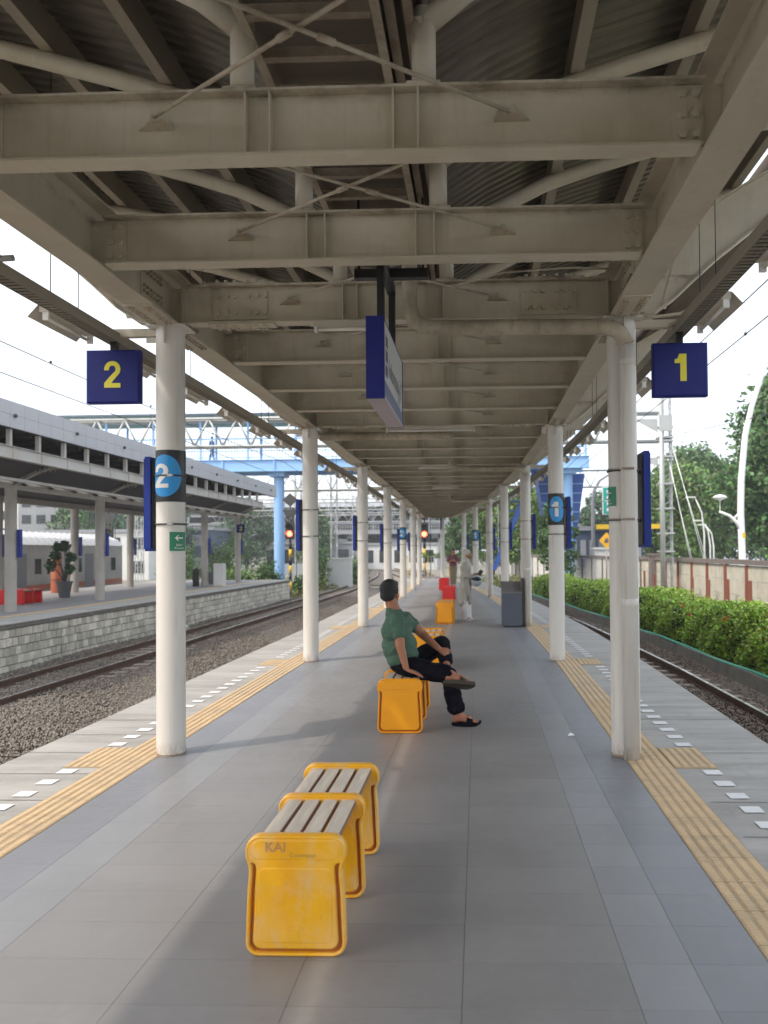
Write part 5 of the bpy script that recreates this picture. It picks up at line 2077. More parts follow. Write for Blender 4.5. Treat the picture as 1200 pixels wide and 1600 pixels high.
def leaf_mesh(name, pts, size, m_, parent=None, up=.25, kind=None, aspect=.55):
    n = len(pts)
    nn = nrs.normal(size=(n, 3)); nn[:, 2] += up
    nn /= np.linalg.norm(nn, axis=1)[:, None]
    a = np.cross(nn, nrs.normal(size=(n, 3)))
    a /= np.linalg.norm(a, axis=1)[:, None]
    c = np.cross(nn, a)
    s = size * nrs.uniform(.6, 1.3, (n, 1))
    v = np.stack([pts - a * s, pts + c * s * aspect + nn * s * .12, pts + a * s, pts - c * s * aspect + nn * s * .12], 1).reshape(-1, 3)
    me = bpy.data.meshes.new(name)
    me.vertices.add(n * 4)
    me.vertices.foreach_set('co', v.reshape(-1))
    me.loops.add(n * 4)
    me.loops.foreach_set('vertex_index', np.arange(n * 4, dtype=np.int32))
    me.polygons.add(n)
    me.polygons.foreach_set('loop_start', np.arange(0, n * 4, 4, dtype=np.int32))
    me.update(calc_edges=True)
    me.materials.append(m_)
    return link(name, me, parent, kind=kind)


def clump_pts(c, r_, n, shell=.55):
    d = nrs.normal(size=(n, 3))
    d /= np.linalg.norm(d, axis=1)[:, None]
    k = nrs.uniform(shell, 1.08, (n, 1)) * (1 + .25 * nrs.normal(size=(n, 1)) * .5)
    return np.array(c)[None] + d * k * np.array(r_)[None]


def tree(name, x, y, h, rx, m_, label, n=6000, leaf=.16, zb=ZG, clumps=22, trunk=.18, crown0=.35, cat='tree', group=None, droop=0):
    t = thing(name, (x, y, zb), label, cat, group)
    b = MB()
    H = h - zb
    zc = zb + H * crown0
    b.tube([(x, y, zb), (x + rnd.uniform(-.1, .1), y, zb + H * .25), (x + rnd.uniform(-.2, .2), y, zb + H * .6), (x, y, zb + H * .85)], [trunk, trunk * .8, trunk * .5, trunk * .15], 8)
    pts = []
    for i in range(clumps):
        u = (i + .5) / clumps
        z = zc + (h - zc) * (.06 + .88 * u)
        fr = math.sin(math.pi * min(1, max(.0, .14 + .80 * u))) ** .75
        a = i * 2.4 + rnd.uniform(-.4, .4)
        rr = rx * fr * rnd.uniform(.35, .80)
        cr = rx * rnd.uniform(.26, .44)
        c = (x + rr * math.cos(a), y + rr * math.sin(a), z)
        b.tube([(x, y, zb + H * (.25 + .5 * u)), ((x + c[0]) / 2, (y + c[1]) / 2, (z + zb + H * (.3 + .5 * u)) / 2), c], [trunk * .4, trunk * .25, trunk * .08], 5)
        pts.append(clump_pts(c, (cr, cr, cr * .72), n // clumps))
    obj('trunk', b, M['bark'], t)
    P_ = np.concatenate(pts)
    P_ = P_[P_[:, 2] > zb + .1]
    leaf_mesh('crown', P_, leaf, m_, t)
    return t


# potted plants on the opposite platform
t = thing('potted_plant', (-14.5, 27.9, 0), 'large grey pot with a branching leafy plant between the opposite columns', 'plant')
b = MB(); b.lathe([(.17, 0), (.18, .05), (.25, .50), (.28, .54), (.28, .58), (.24, .58), (.23, .50)], -14.5, 27.9, 20); obj('pot', b, M['terracotta_grey'], t)
b = MB()
ends = [(-.38, .1, 1.45), (-.22, -.1, 1.78), (-.05, .1, 1.82), (.24, .0, 1.42), (.12, .1, 1.0), (-.48, 0, 1.12)]
for e in ends:
    b.tube([(-14.5, 27.9, .5), (-14.5 + e[0] * .3, 27.9 + e[1], .5 + (e[2] - .5) * .5), (-14.5 + e[0], 27.9 + e[1], e[2])], [.035, .025, .012], 6)
obj('stem', b, M['bark'], t)
leaf_mesh('foliage', np.concatenate([clump_pts((-14.5 + e[0], 27.9 + e[1], e[2]), (.15, .15, .17), 90) for e in ends]), .09, M['leaf_dark'], t)
t = thing('potted_plant', (-12.9, 39.0, 0), 'distant grey pot with a thin bare plant near the end of the opposite platform', 'plant')
b = MB(); b.lathe([(.2, 0), (.22, .05), (.33, .5), (.34, .55), (.28, .55)], -12.9, 39.0, 16); obj('pot', b, M['terracotta_grey'], t)
b = MB()
for a in range(6): b.tube([(-12.9, 39, .5), (-12.9 + .3 * math.cos(a), 39 + .2 * math.sin(a), 1.6)], [.02, .008], 5)
obj('stem', b, M['bark'], t)
leaf_mesh('foliage', clump_pts((-12.9, 39, 1.5), (.4, .3, .35), 120), .06, M['leaf'], t)
b = MB(); b.box(-12.0, -11.55, 36.3, 36.7, 0, 1.05); b.box(-11.98, -11.57, 36.25, 36.3, .05, .35)
tag(obj('cabinet', b, [M['bld_white']]), 'small white cabinet beside a column of the opposite platform', 'cabinet')
b = MB(); b.box(-12.95, -12.72, 36.3, 36.5, 0, .78); b.lathe([(.10, .78), (.08, .82), (0, .83)], -12.83, 36.4, 10)
tag(obj('bollard_bin', b, M['black']), 'slim black bin standing by a column of the opposite platform', 'bin')
b = MB(); b.lathe([(.2, 0), (.2, 1.55), (.17, 1.6), (0, 1.6)], -16.7, 31.5, 18)
t = thing('orange_drum', (-16.7, 31.5, 0), 'tall orange red drum standing behind the potted plant on the opposite platform', 'drum')
o = obj('drum_body', b, M['orange'], t)
b = MB(); b.lathe([(.21, .5), (.21, .54)], -16.7, 31.5, 18); b.lathe([(.21, 1.1), (.21, 1.14)], -16.7, 31.5, 18); obj('hoop', b, M['brick_red'], t)

# coach at the far side of the opposite platform
t = thing('passenger_coach', (-20.4, 30, ZG), 'silver grey railway coach with white roof standing behind the opposite platform', 'train')
CX0 = -19.0
b = MB()
b.box(CX0 - 2.8, CX0, 10, 42.6, -.35, 1.93)
obj('coach_body', b, M['coach'], t)
b = MB()
b.prism([(CX0 + .05, 1.93), (CX0 - .25, 2.25), (CX0 - .9, 2.52), (CX0 - 1.9, 2.52), (CX0 - 2.55, 2.25), (CX0 - 2.85, 1.93)], lambda u, v, s: (u, 9.95 if s == 0 else 42.65, v))
obj('coach_roof', b, M['coach_roof'], t)
b = MB()
for i in range(64):
    y = 10.2 + i * .5
    b.beam((CX0 + .06, y, 1.96), (CX0 - .24, y, 2.28), .04, .03); b.beam((CX0 - .24, y, 2.28), (CX0 - .9, y, 2.55), .04, .03)
obj('roof_rib', b, M['coach_roof'], t, kind='stuff')
b = MB()
b.box(CX0 - .01, CX0 + .008, 10, 42.55, -.02, .22)
obj('orange_stripe', b, M['orange'], t)
for y in (24.5, 27.8, 31.0, 34.0, 35.0, 36.6, 37.6, 39.6, 41.2):
    b = MB(); b.box(CX0 - .02, CX0 + .012, y, y + .62, .62, 1.38)
    o = obj('window', b, M['lattice'], t)
    b = MB(); b.box(CX0 + .013, CX0 + .016, y + .05, y + .57, .67, 1.33); c_ = obj('pane', b, M['glass']); c_.parent = o
for y in (22.0, 32.6, 38.5):
    b = MB(); b.box(CX0 - .02, CX0 + .014, y, y + .85, -.15, 1.55); obj('door', b, M['bld_grey'], t)
b = MB()
for y in (14, 18, 38): b.box(CX0 - 2.5, CX0 - .3, y, y + 2.2, -1.0, -.36)
obj('underframe', b, M['dark'], t)

# ------------------------------------------------------------------ hedge, curb, hose
def HX(y): return XR(y) + 4.22
ysH = [9, 12, 14.5] + [D0 + S * n for n in range(2, 8)] + [44.5]
b = MB()
ribbon(b, lambda y: HX(y), lambda y: HX(y) + .14, -.86, ysH, ZG)
tag(obj('low_kerb', b, M['concrete_d']), 'low dark concrete kerb between the right ballast and the hedge', 'kerb')
b = MB()
pts = []
y = 9.0
while y < 44.5:
    pts.append((HX(y) + .05 + .03 * math.sin(y * 1.7), y, -.845 + .02 * math.sin(y * .9 + 1)))
    y += .6
b.tube(pts, .030, 8)
tag(obj('hose', b, M['hose']), 'long green hose lying on the low kerb before the hedge', 'hose')
hd = thing('hedge', (HX(20) + 1, 20, ZG), 'long clipped green hedge with a few red flowers along the right track', 'hedge')
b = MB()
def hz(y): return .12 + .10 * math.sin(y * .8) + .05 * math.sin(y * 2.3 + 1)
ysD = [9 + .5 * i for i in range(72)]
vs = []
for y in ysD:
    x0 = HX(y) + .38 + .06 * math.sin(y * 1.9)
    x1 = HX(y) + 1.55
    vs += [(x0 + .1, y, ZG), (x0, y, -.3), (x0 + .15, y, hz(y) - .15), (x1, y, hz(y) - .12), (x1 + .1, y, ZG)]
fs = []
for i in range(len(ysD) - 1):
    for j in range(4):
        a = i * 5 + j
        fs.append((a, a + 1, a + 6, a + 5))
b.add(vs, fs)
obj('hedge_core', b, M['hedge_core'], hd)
P_ = []
y = 9.0
while y < 44.5:
    dn = 1300 if y < 20 else (800 if y < 30 else 420)
    n1 = int(dn * .5 * 1.1)
    ys_ = nrs.uniform(y, y + .5, n1)
    x0 = np.array([HX(q) + .34 + .07 * math.sin(q * 1.9) + .05 * math.sin(q * 5.1) for q in ys_])
    tz = nrs.uniform(0, 1, n1)
    hzs = np.array([hz(q) for q in ys_])
    zz = ZG + .22 + tz * (hzs - ZG - .25)
    bul = .10 * np.sin(tz * 3.0) + .07 * np.sin(ys_ * 3 + tz * 7) + .04 * np.sin(ys_ * 9 + tz * 13)
    P_.append(np.stack([x0 - bul + nrs.uniform(-.06, .14, n1) + .12 * (tz > .88) * nrs.uniform(0, 1.5, n1), ys_, zz], 1))
    n2 = int(dn * .5 * 1.2)
    ys_ = nrs.uniform(y, y + .5, n2)
    xs = nrs.uniform(.36, 1.62, n2)
    hzs = np.array([hz(q) for q in ys_])
    P_.append(np.stack([np.array([HX(q) for q in ys_]) + xs, ys_, hzs + nrs.uniform(-.12, .05, n2) + .05 * np.sin(xs * 7 + ys_ * 4) + nrs.exponential(.02, n2)], 1))
    y += .5
P_ = np.concatenate(P_)
leaf_mesh('hedge_leaves', P_, .038, M['hedge'], hd, up=.8, kind='stuff', aspect=.6)
fl = []
for (y, dx, z) in ((15.6, .33, -.10), (15.9, .30, -.05), (15.75, .28, -.16), (15.2, .25, -.55), (16.4, .6, .22), (17.8, .3, .04), (18.0, .28, -.02), (14.9, .3, -.6), (21, .3, .1), (20.4, .26, -.1), (16.9, .9, .27)):
    b = MB()
    for q in range(7):
        a = q * .9
        b.add([(HX(y) + dx, y, z), (HX(y) + dx - .03 + .03 * math.cos(a), y - .035, z + .05 * math.sin(a)), (HX(y) + dx - .05, y + .03 * math.cos(a + 1), z + .055 * math.sin(a + 1))], [(0, 1, 2)])
    obj('flower', b, M['flower'], hd)


# ------------------------------------------------------------------ precast wall along the street
def WX(y): return float(np.interp(y, [8, 14, 41.8, 70, 90], [9.3, 9.2, 9.0, 4.9, 2.6]))
wl = thing('precast_wall', (WX(20), 20, ZG), 'weathered precast panel wall with red brown posts and dark coping behind the hedge', 'wall')
wl2 = thing('precast_wall', (WX(50), 50, ZG), 'whiter farther stretch of panel wall with grey posts beyond the stone pier', 'wall')
y = 14.0
i = 0
ZW = .98
while y < 88:
    far_ = y > 41.8
    W_ = wl2 if far_ else wl
    x0, x1 = WX(y), WX(y + 2.28)
    for j in range(4):
        b = MB()
        z0 = ZG + j * .53
        z1 = min(z0 + .515, ZW)
        b.beam((x0, y + .05, (z0 + z1) / 2), (x1, y + 2.23, (z0 + z1) / 2), .06, z1 - z0)
        obj('wall_panel', b, M['wall_white'] if far_ else M['wall_panel'], W_)
    b = MB()
    lean = rnd.uniform(-.03, .03)
    b.beam((x0 - .07, y, ZG), (x0 - .07, y + lean, ZW - .01), .10 if not far_ else .10, .09, up=(1, 0, 0))
    obj('post', b, M['brick_red'] if not far_ else M['coping'], W_)
    if not far_ and i % 1 == 0:
        b = MB()
        b.beam((x0 - .42, y + .9, ZG), (x0 - .42, y + .9, .33 + rnd.uniform(-.05, .2)), .16, .08, up=(1, 0, 0))
        obj('stub_post', b, M['brick_red'], W_)
    b = MB()
    h_ = rnd.uniform(-.012, .012)
    b.beam((x0, y + .01, ZW + .085 + h_), (x1, y + 2.27, ZW + .085 + h_), .22, .17)
    obj('coping', b, M['coping'], W_)
    y += 2.28
    i += 1
b = MB(); b.box(8.72, 9.2, 41.2, 41.9, ZG, 1.22); b.box(8.66, 9.26, 41.15, 41.95, 1.22, 1.32)
tag(obj('wall_pier', b, M['coping']), 'thick weathered stone pier between the two stretches of panel wall', 'pier')

# street ground behind the wall
b = MB()
b.add([(9.4, 10, -.6), (120, 10, -.6), (120, 260, -.6), (9.4, 260, -.6)], [(0, 1, 2, 3)])
b.add([(9.4, 10, -.6), (9.4, 260, -.6), (9.4, 260, ZG), (9.4, 10, ZG)], [(0, 1, 2, 3)])
obj('street', b, M['bld_grey'], kind='structure')


# ------------------------------------------------------------------ masts, portals, wires
def lattice_mast(name, x, y, h, w_, label, m_='lattice', step=.55, zb=ZG, r_=.022, cat='mast', group=None):
    t = thing(name, (x, y, zb), label, cat, group)
    a = w_ / 2
    for sx in (-1, 1):
        for sy in (-1, 1):
            b = MB(); b.beam((x + sx * a, y + sy * a, zb), (x + sx * a, y + sy * a, h), .05, .05); obj('leg', b, M[m_], t)
    b = MB()
    z = zb + .1
    k = 0
    while z + step < h:
        s1 = 1 if k % 2 else -1
        for sy in (-1, 1):
            b.beam((x - s1 * a, y + sy * a, z), (x + s1 * a, y + sy * a, z + step), .03, .012)
            b.beam((x + sy * a, y - s1 * a, z), (x + sy * a, y + s1 * a, z + step), .03, .012)
        z += step
        k += 1
    obj('lacing', b, M[m_], t)
    return t


def portal(y, x0, x1, z0, z1, period, label, r_=.05, m_='lattice', depth=.5):
    t = thing('catenary_portal', (x0, y, z0), label, 'portal', 'lattice portals spanning the tracks')
    b = MB()
    for yy_ in (y, y + depth):
        b.tube([(x0, yy_, z1), (x1, yy_, z1)], r_ * 1.1, 6)
        b.tube([(x0, yy_, z0), (x1, yy_, z0)], r_ * 1.1, 6)
    obj('chord', b, M[m_], t)
    n = int((x1 - x0) / period)
    for i in range(n):
        b = MB()
        xa = x0 + i * period
        b.tube([(xa, y, z1), (xa + period / 2, y, z0)], r_ * .8, 6)
        b.tube([(xa + period / 2, y, z0), (xa + period, y, z1)], r_ * .8, 6)
        obj('web_member', b, M[m_], t)
    b = MB()
    for i in range(n + 1):
        xa = x0 + i * period
        b.tube([(xa, y, z1), (xa, y + depth, z1)], r_ * .6, 5)
        if i < n: b.tube([(xa + period / 2, y, z0), (xa + period / 2, y + depth, z0)], r_ * .6, 5)
    obj('cross_tie', b, M[m_], t)
    return t


portal(36, -18.5, 8.1, 6.33, 7.58, 1.28, 'nearest white lattice portal truss spanning the tracks before the blue footbridge', .055)
portal(61, -26, 10.0, 6.25, 7.5, 1.3, 'second lattice portal truss behind the blue footbridge', .05)
portal(88, -32, 9.0, 6.1, 7.3, 1.5, 'third lattice portal truss far down the tracks', .05)
portal(120, -40, 6.0, 6.0, 7.3, 1.8, 'farthest faint lattice portal truss', .05)
portal(76, -30, 8.0, 6.2, 7.3, 1.0, 'lattice portal truss between the second and third ones', .035)
portal(103, -36, 7.0, 6.2, 7.3, 1.2, 'fine lattice portal truss before the elevated viaduct', .04)
for (x, y, lab) in ((-11.0, 61.5, 'lattice mast left of the tracks just past the left signal'), (-13.7, 61.3, 'thin lattice mast between the opposite platform end and the left signal'), (-26, 61.3, 'lattice mast behind the coach'),
                    (-13.5, 88.2, 'far lattice mast left of the tracks under the third portal'), (-1.2, 88.2, 'far lattice mast right of the tracks under the third portal'), (1.3, 61.3, 'lattice mast seen between right columns beyond the platform end')):
    lattice_mast('lattice_mast', x, y, 7.6, .45, lab, group='lattice masts along the tracks')
mt = lattice_mast('lattice_mast', 8.42, 36.3, 9.2, .34, 'tall lattice mast with a round pole beside it behind the right hedge', step=.30, r_=.02)
b = MB()
b.tube([(8.12, 36.0, ZG), (8.12, 36.0, 8.3)], .10, 12)
obj('round_pole', b, M['lattice'], mt)
b = MB()
for z in (1.4, 2.2, 3.3, 4.4, 5.6, 6.3, 6.45, 6.9): b.box(7.98, 8.66, 35.95, 36.5, z, z + .07)
objs('clamp', b, M['lattice'], mt)
b = MB()
b.prism([(7.98, 7.3), (6.9, 7.3), (7.98, 6.7)], lambda u, v, s: (u, 36.0 + .04 * s, v))
b.prism([(7.98, 5.6), (7.0, 5.55), (7.98, 5.2)], lambda u, v, s: (u, 36.0 + .04 * s, v))
b.box(8.05, 8.6, 35.9, 36.0, 6.75, 7.45)
objs('gusset_plate', b, M['lattice'], mt)
for i, (xa, za, xb) in enumerate(((8.6, 6.3, 10.1), (8.6, 6.1, 10.25), (8.5, 5.4, 9.45), (8.5, 5.2, 9.55))):
    b = MB(); b.tube([(xa, 36.1, za), (xb, 35.4, -.3)], .013, 5)
    tag(obj('guy_wire', b, M['white_post']), '%s pale guy wire slanting down right from the tall lattice mast' % ['outermost', 'second outermost', 'second innermost', 'innermost'][i], 'wire', 'guy wires of the mast')


def wire(name, pts, r_, label):
    b = MB(); b.tube(pts, r_, 6, caps=False)
    return tag(obj(name, b, M['wire']), label, 'wire', 'overhead wires')


def sag(x, z, y0, y1, s, n=10):
    return [(x, y0 + (y1 - y0) * i / n, z - s * 4 * (i / n) * (1 - i / n)) for i in range(n + 1)]


wire('contact_wire', sag(-8.6, 4.83, 4, 36, .0) + sag(-8.8, 4.9, 37, 61, 0), .010, 'lower overhead wire above the left track')
wire('messenger_wire', sag(-8.6, 5.55, 4, 36, .18) + sag(-8.8, 5.6, 37, 61, .3), .011, 'upper overhead wire above the left track')
wire('contact_wire', sag(3.65, 4.90, 4, 36, .0) + sag(2.6, 4.9, 37, 61, 0), .009, 'lower overhead wire above the right track')
wire('messenger_wire', sag(4.45, 5.10, 4, 36, .02), .011, 'overhead wire right of the hanging sign 1 with dropper clips')
wire('feeder_wire', [(9.8, 20, 5.5), (9.0, 28, 5.9), (8.3, 36, 6.5)], .012, 'dark wire running from the right edge to the lattice mast')
wire('messenger_wire', sag(-17.5, 5.6, 20, 61, .2), .010, 'overhead wire above the opposite canopy')
for i in range(14):
    x0 = -14 + i * 1.9 + rnd.uniform(-.6, .6)
    yA = rnd.choice([36, 61, 76])
    yB = rnd.choice([88, 103, 120])
    zz = rnd.choice([4.9, 5.5, 6.2, 7.0, 7.6])
    wire('far_wire', sag(x0, zz, yA, yB, .25, 6)[:-1] + [(x0 - 3.5, yB, zz)], .016, 'one of the thin distant wires crossing above the far tracks')['group'] = 'thin distant wires over the far tracks'
b = MB()
for y in (9, 13.5, 18, 23): b.tube([(4.45, y, 5.09), (4.45, y, 5.9)], .004, 4); b.ball((4.45, y, 5.09), .03, 8, 6)
for y in (8, 12, 16, 21, 26): b.tube([(-8.6, y, 4.83), (-8.6, y, 5.45)], .004, 4); b.ball((-8.6, y, 5.42), .03, 8, 6)
obj('wire_droppers', b, M['wire'], kind='stuff')
tag(bpy.data.objects['wire_droppers'], 'thin vertical droppers between the overhead wires', 'wire')
# pipe bracket at the upper left over the cable rail
t = thing('pipe_bracket', (-3.3, 5.2, 3.3), 'short pale pipe clamped on a stub at the upper left above the cable rail', 'bracket')
b = MB(); b.tube([(-3.42, 4.9, 3.36), (-2.90, 4.95, 3.40)], .02, 10); obj('cross_pipe', b, M['lattice'], t)
b = MB(); b.tube([(-3.02, 4.93, 3.22), (-3.02, 4.93, 3.37)], .032, 10); b.box(-3.06, -2.98, 4.89, 4.97, 3.36, 3.42); obj('stub', b, M['purlin'], t)
b = MB(); b.ball((-3.40, 4.9, 3.44), .035, 10, 8); obj('insulator', b, M['black'], t)

# ------------------------------------------------------------------ signals
def signal(x, y, z_red, label, extra=True, zb=ZG):
    t = thing('railway_signal', (x, y, zb), label, 'signal', 'railway signals')
    b = MB()
    z = zb
    top = z_red - .45
    n = 7
    st = (top - zb) / n
    for i in range(n):
        bb = MB(); bb.tube([(x, y, zb + i * st), (x, y, zb + (i + 1) * st)], .09, 12)
        obj('pole_band', bb, M['yellow'] if i % 2 else M['black'], t)
    b = MB(); b.tube([(x, y, top), (x, y, z_red + 1.1)], .05, 8); obj('mast', b, M['black'], t)
    b = MB(); b.box(x - .26, x + .26, y - .16, y + .05, z_red - .28, z_red + .75); obj('signal_head', b, M['dark'], t)
    b = MB(); b.lathe([(.0, 0), (.14, 0)], 0, 0, 16)
    b.v = [(x + v[0], y - .20, z_red + v[1]) for v in b.v]
    b2 = MB(); b2.ball((x, y - .17, z_red), (.17, .05, .17), 14, 8); obj('red_lens', b2, M['signal_red'], t)
    b = MB()
    for zz in (z_red, z_red + .42):
        for a in range(0, 181, 20):
            a0, a1 = R(a), R(a + 20)
            b.add([(x + .19 * math.cos(a0), y - .16, zz + .19 * math.sin(a0)), (x + .19 * math.cos(a1), y - .16, zz + .19 * math.sin(a1)), (x + .19 * math.cos(a1), y - .42, zz + .19 * math.sin(a1)), (x + .19 * math.cos(a0), y - .42, zz + .19 * math.sin(a0))], [(0, 1, 2, 3)])
    obj('hood', b, M['black'], t)
    if extra:
        b = MB()
        zc = z_red + 2.0
        b.prism([(-.46, 0), (0, -.40), (.46, 0), (0, .40)], lambda u, v, s: (x + u, y - .03 + .05 * s, zc + v))
        obj('diamond_board', b, M['dark'], t)
        b = MB()
        zc = z_red + 1.25
        b.prism([(-.45, .18), (-.22, -.28), (.22, -.28), (.45, .18)], lambda u, v, s: (x + u, y - .03 + .05 * s, zc + v))
        obj('lower_board', b, M['dark'], t)
        b = MB(); b.tube([(x, y + .05, z_red + .7), (x, y + .05, z_red + 2.2)], .04, 8); b.tube([(x + .36, y + .03, -.3), (x + .36, y + .03, z_red + 1.2)], .02, 6); obj('rear_pole', b, M['black'], t)
    return t


signal(-11.1, 47.5, 2.62, 'railway signal with diamond board and yellow black pole left of the track')
signal(-3.45, 52, 2.62, 'railway signal showing red, seen between the far left columns past the platform end', True)
signal(-21.3, 46, 2.35, 'railway signal showing red behind the opposite platform and the coach end', True)

# white cabinet, board and shrubs by the left track
b = MB(); b.box(-10.9, -9.2, 58, 59, ZG, 1.0); b.box(-10.95, -9.15, 57.95, 59.05, 1.0, 1.08)
tag(obj('equipment_cabinet', b, M['bld_white']), 'white trackside equipment cabinet left of the left track', 'cabinet')
t = thing('white_board', (-13.1, 54, ZG), 'low white board on posts beside the left signal', 'sign')
b = MB(); b.box(-13.2, -11.3, 54, 54.06, .0, .75); obj('board', b, M['bld_white'], t)
b = MB(); b.box(-12.5, -12.4, 54.07, 54.13, ZG, .1); b.box(-11.6, -11.5, 54.07, 54.13, ZG, .1); obj('post', b, M['bld_white'], t)
for i, (x, y, h, r_, m_, lab) in enumerate(((-12.9, 49.5, .95, 1.2, 'leaf', 'rounded green shrub just left of the left signal'), (-15.2, 51, .7, 1.3, 'leaf_light', 'light green shrub at the end of the opposite platform'),
                                     (-11.0, 50.5, .2, 1.0, 'leaf', 'low shrub right of the left signal pole'), (-11.8, 57, 2.2, 1.3, 'leaf_light', 'bright green shrub behind the white board'),
                                     (-9.8, 64, .8, 1.4, 'leaf', 'shrub beyond the white trackside cabinet'), (-11.2, 70, 1.2, 1.8, 'leaf_light', 'far yellowish green shrub beside the curving track'),
                                     (-12.6, 46.8, -.1, .9, 'leaf', 'low grassy shrub below the end wall of the opposite platform'), (-17.6, 55, 2.6, 1.9, 'leaf_light', 'leafy shrub behind the end of the opposite platform'), (-21.5, 58, 2.3, 2.0, 'leaf_light', 'bushy green shrub behind the opposite columns'))):
    t = thing('shrub', (x, y, ZG), lab, 'shrub', 'shrubs by the left track')
    P_ = np.concatenate([clump_pts((x + rnd.uniform(-.5, .5) * r_, y + rnd.uniform(-.4, .4) * r_, ZG + (h - ZG) * rnd.uniform(.25, .75)), (r_ * .55, r_ * .5, (h - ZG) * .35), 170, .3) for q in range(9)])
    P_ = P_[P_[:, 2] > ZG]
    leaf_mesh('foliage', P_, .11, M[m_], t)
    b = MB()
    for q in range(6): b.tube([(x, y, ZG), (x + rnd.uniform(-.5, .5) * r_, y + rnd.uniform(-.4, .4) * r_, ZG + (h - ZG) * .7)], [.03, .01], 5)
    obj('stem', b, M['bark'], t)
# grass fringe
n = 5000
P_ = np.stack([nrs.uniform(-18, -9.9, n), nrs.uniform(45.2, 75, n), nrs.uniform(ZG, ZG + .35, n)], 1)
leaf_mesh('rough_grass', P_, .12, M['grass'], None, up=0, kind='stuff')
n = 3000
P_ = np.stack([nrs.uniform(-2, 5, n), nrs.uniform(46, 75, n), nrs.uniform(ZG, ZG + .5, n)], 1)
leaf_mesh('rough_grass', P_, .12, M['grass'], None, up=0, kind='stuff')

# end gate of the platform
t = thing('end_fence', (-2.4, PEND + .3, -.1), 'barred fence with creeper along its top closing the far end of the platform', 'fence')
yF = PEND + .35
for i in range(24):
    x = -4.0 + i * .19
    b = MB(); b.box(x, x + .035, yF, yF + .035, -.9, 1.22)
    obj('bar', b, M['lattice'] if i % 6 else M['yellow'], t)
b = MB()
for z in (.05, 1.2): b.box(-4.1, .6, yF - .01, yF + .045, z, z + .05)
obj('rail', b, M['lattice'], t)
leaf_mesh('creeper', np.stack([nrs.uniform(-3.3, .6, 600), nrs.uniform(yF - .1, yF + .15, 600), nrs.uniform(1.12, 1.42, 600)], 1), .07, M['leaf_light'], t)

# ------------------------------------------------------------------ blue footbridge
t = thing('footbridge', (-10, 50, ZG), 'sky blue steel footbridge with railings crossing high over the tracks', 'bridge')
b = MB()
b.box(-30, 6.85, 50, 50.25, 6.62, 7.28); b.box(-30, 6.9, 49.9, 50.35, 6.58, 6.62); b.box(-30, 6.9, 49.9, 50.35, 7.28, 7.33)
b.box(-30, 6.85, 53.0, 53.25, 6.62, 7.28)
obj('girder', b, M['blue_steel'], t)
b = MB(); b.box(-30, 6.8, 50.25, 53.0, 7.15, 7.25); obj('deck', b, M['blue_steel'], t)
b = MB()
for i in range(12):
    x = -29 + i * 3.25
    b.box(x, x + .12, 49.93, 49.99, 6.63, 7.27)
obj('stiffener', b, M['blue_steel'], t)
for x in (-12.62, 5.62):
    b = MB(); b.lathe([(.33, ZG), (.33, 6.58)], x, 51.0, 22); b.box(x - .5, x + .5, 50.3, 51.7, 6.3, 6.578); obj('pylon', b, M['blue_steel'], t)
b = MB()
for yy_ in (50.1, 53.1):
    b.box(-30, 6.85, yy_, yy_ + .06, 8.62, 8.70); b.box(-30, 6.85, yy_, yy_ + .05, 7.45, 7.50); b.box(-30, 6.85, yy_, yy_ + .05, 8.25, 8.29)
obj('handrail', b, M['blue_steel'], t)
b = MB()
i = 0
while i < 205:
    x = -30 + i * .18
    b.box(x, x + .03, 50.11, 50.14, 7.5, 8.62)
    i += 1
obj('balusters', b, M['blue_steel'], t, kind='stuff')
for i in range(13):
    x = -29.4 + i * 3.0
    b = MB(); b.box(x, x + .12, 50.0, 50.1, 7.33, 10.0); b.box(x, x + .12, 53.1, 53.2, 7.33, 10.0); obj('canopy_post', b, M['blue_steel'], t)
b = MB(); b.box(-30, 2.6, 49.8, 49.95, 9.95, 10.12); b.box(-30, 2.6, 53.2, 53.35, 9.95, 10.12); b.box(-30, 2.6, 51.0, 51.2, 9.55, 9.75)
obj('roof_beam', b, M['green_steel'], t)
b = MB(); b.prism([(49.3, 10.15), (51.6, 10.75), (53.9, 10.15), (51.6, 10.85)], lambda u, v, s: (-30 if s == 0 else 2.6, u, v))
obj('roof', b, M['coach_roof'], t)
t = thing('stair_tower', (5.2, 54, ZG), 'dark blue clad stair enclosure under the right end of the footbridge', 'stairs')
b = MB(); b.prism([(3.9, 6.55), (7.05, 6.55), (6.2, .6), (4.9, .6)], lambda u, v, s: (u, 53.5 if s == 0 else 56.5, v)); obj('cladding', b, M['blue_deep'], t)
for i in range(9):
    z = .9 + i * .62
    xa = 4.9 + (3.9 - 4.9) * (z - .6) / 5.95
    xb = 6.2 + (7.05 - 6.2) * (z - .6) / 5.95
    b = MB(); b.box(xa, xb, 53.40, 53.495, z, z + .05); obj('cladding_rail', b, M['blue_steel'], t)
b = MB()
for i in range(10): b.beam((3.4 - .25 * i, 52.5, 6.5 - .6 * i), (2.9 - .25 * i, 52.5, 6.5 - .6 * i), .9, .06)
b.beam((3.7, 52.0, 6.6), (1.0, 52.0, .3), .08, .30); b.beam((3.7, 53.0, 6.6), (1.0, 53.0, .3), .08, .30)
obj('stair_flight', b, M['blue_deep'], t)
wk = thing('person', (-16.9, 51, 7.26), 'distant walker in blue grey clothes crossing the footbridge', 'person')
x_, y_, z_ = -16.9, 50.9, 7.26
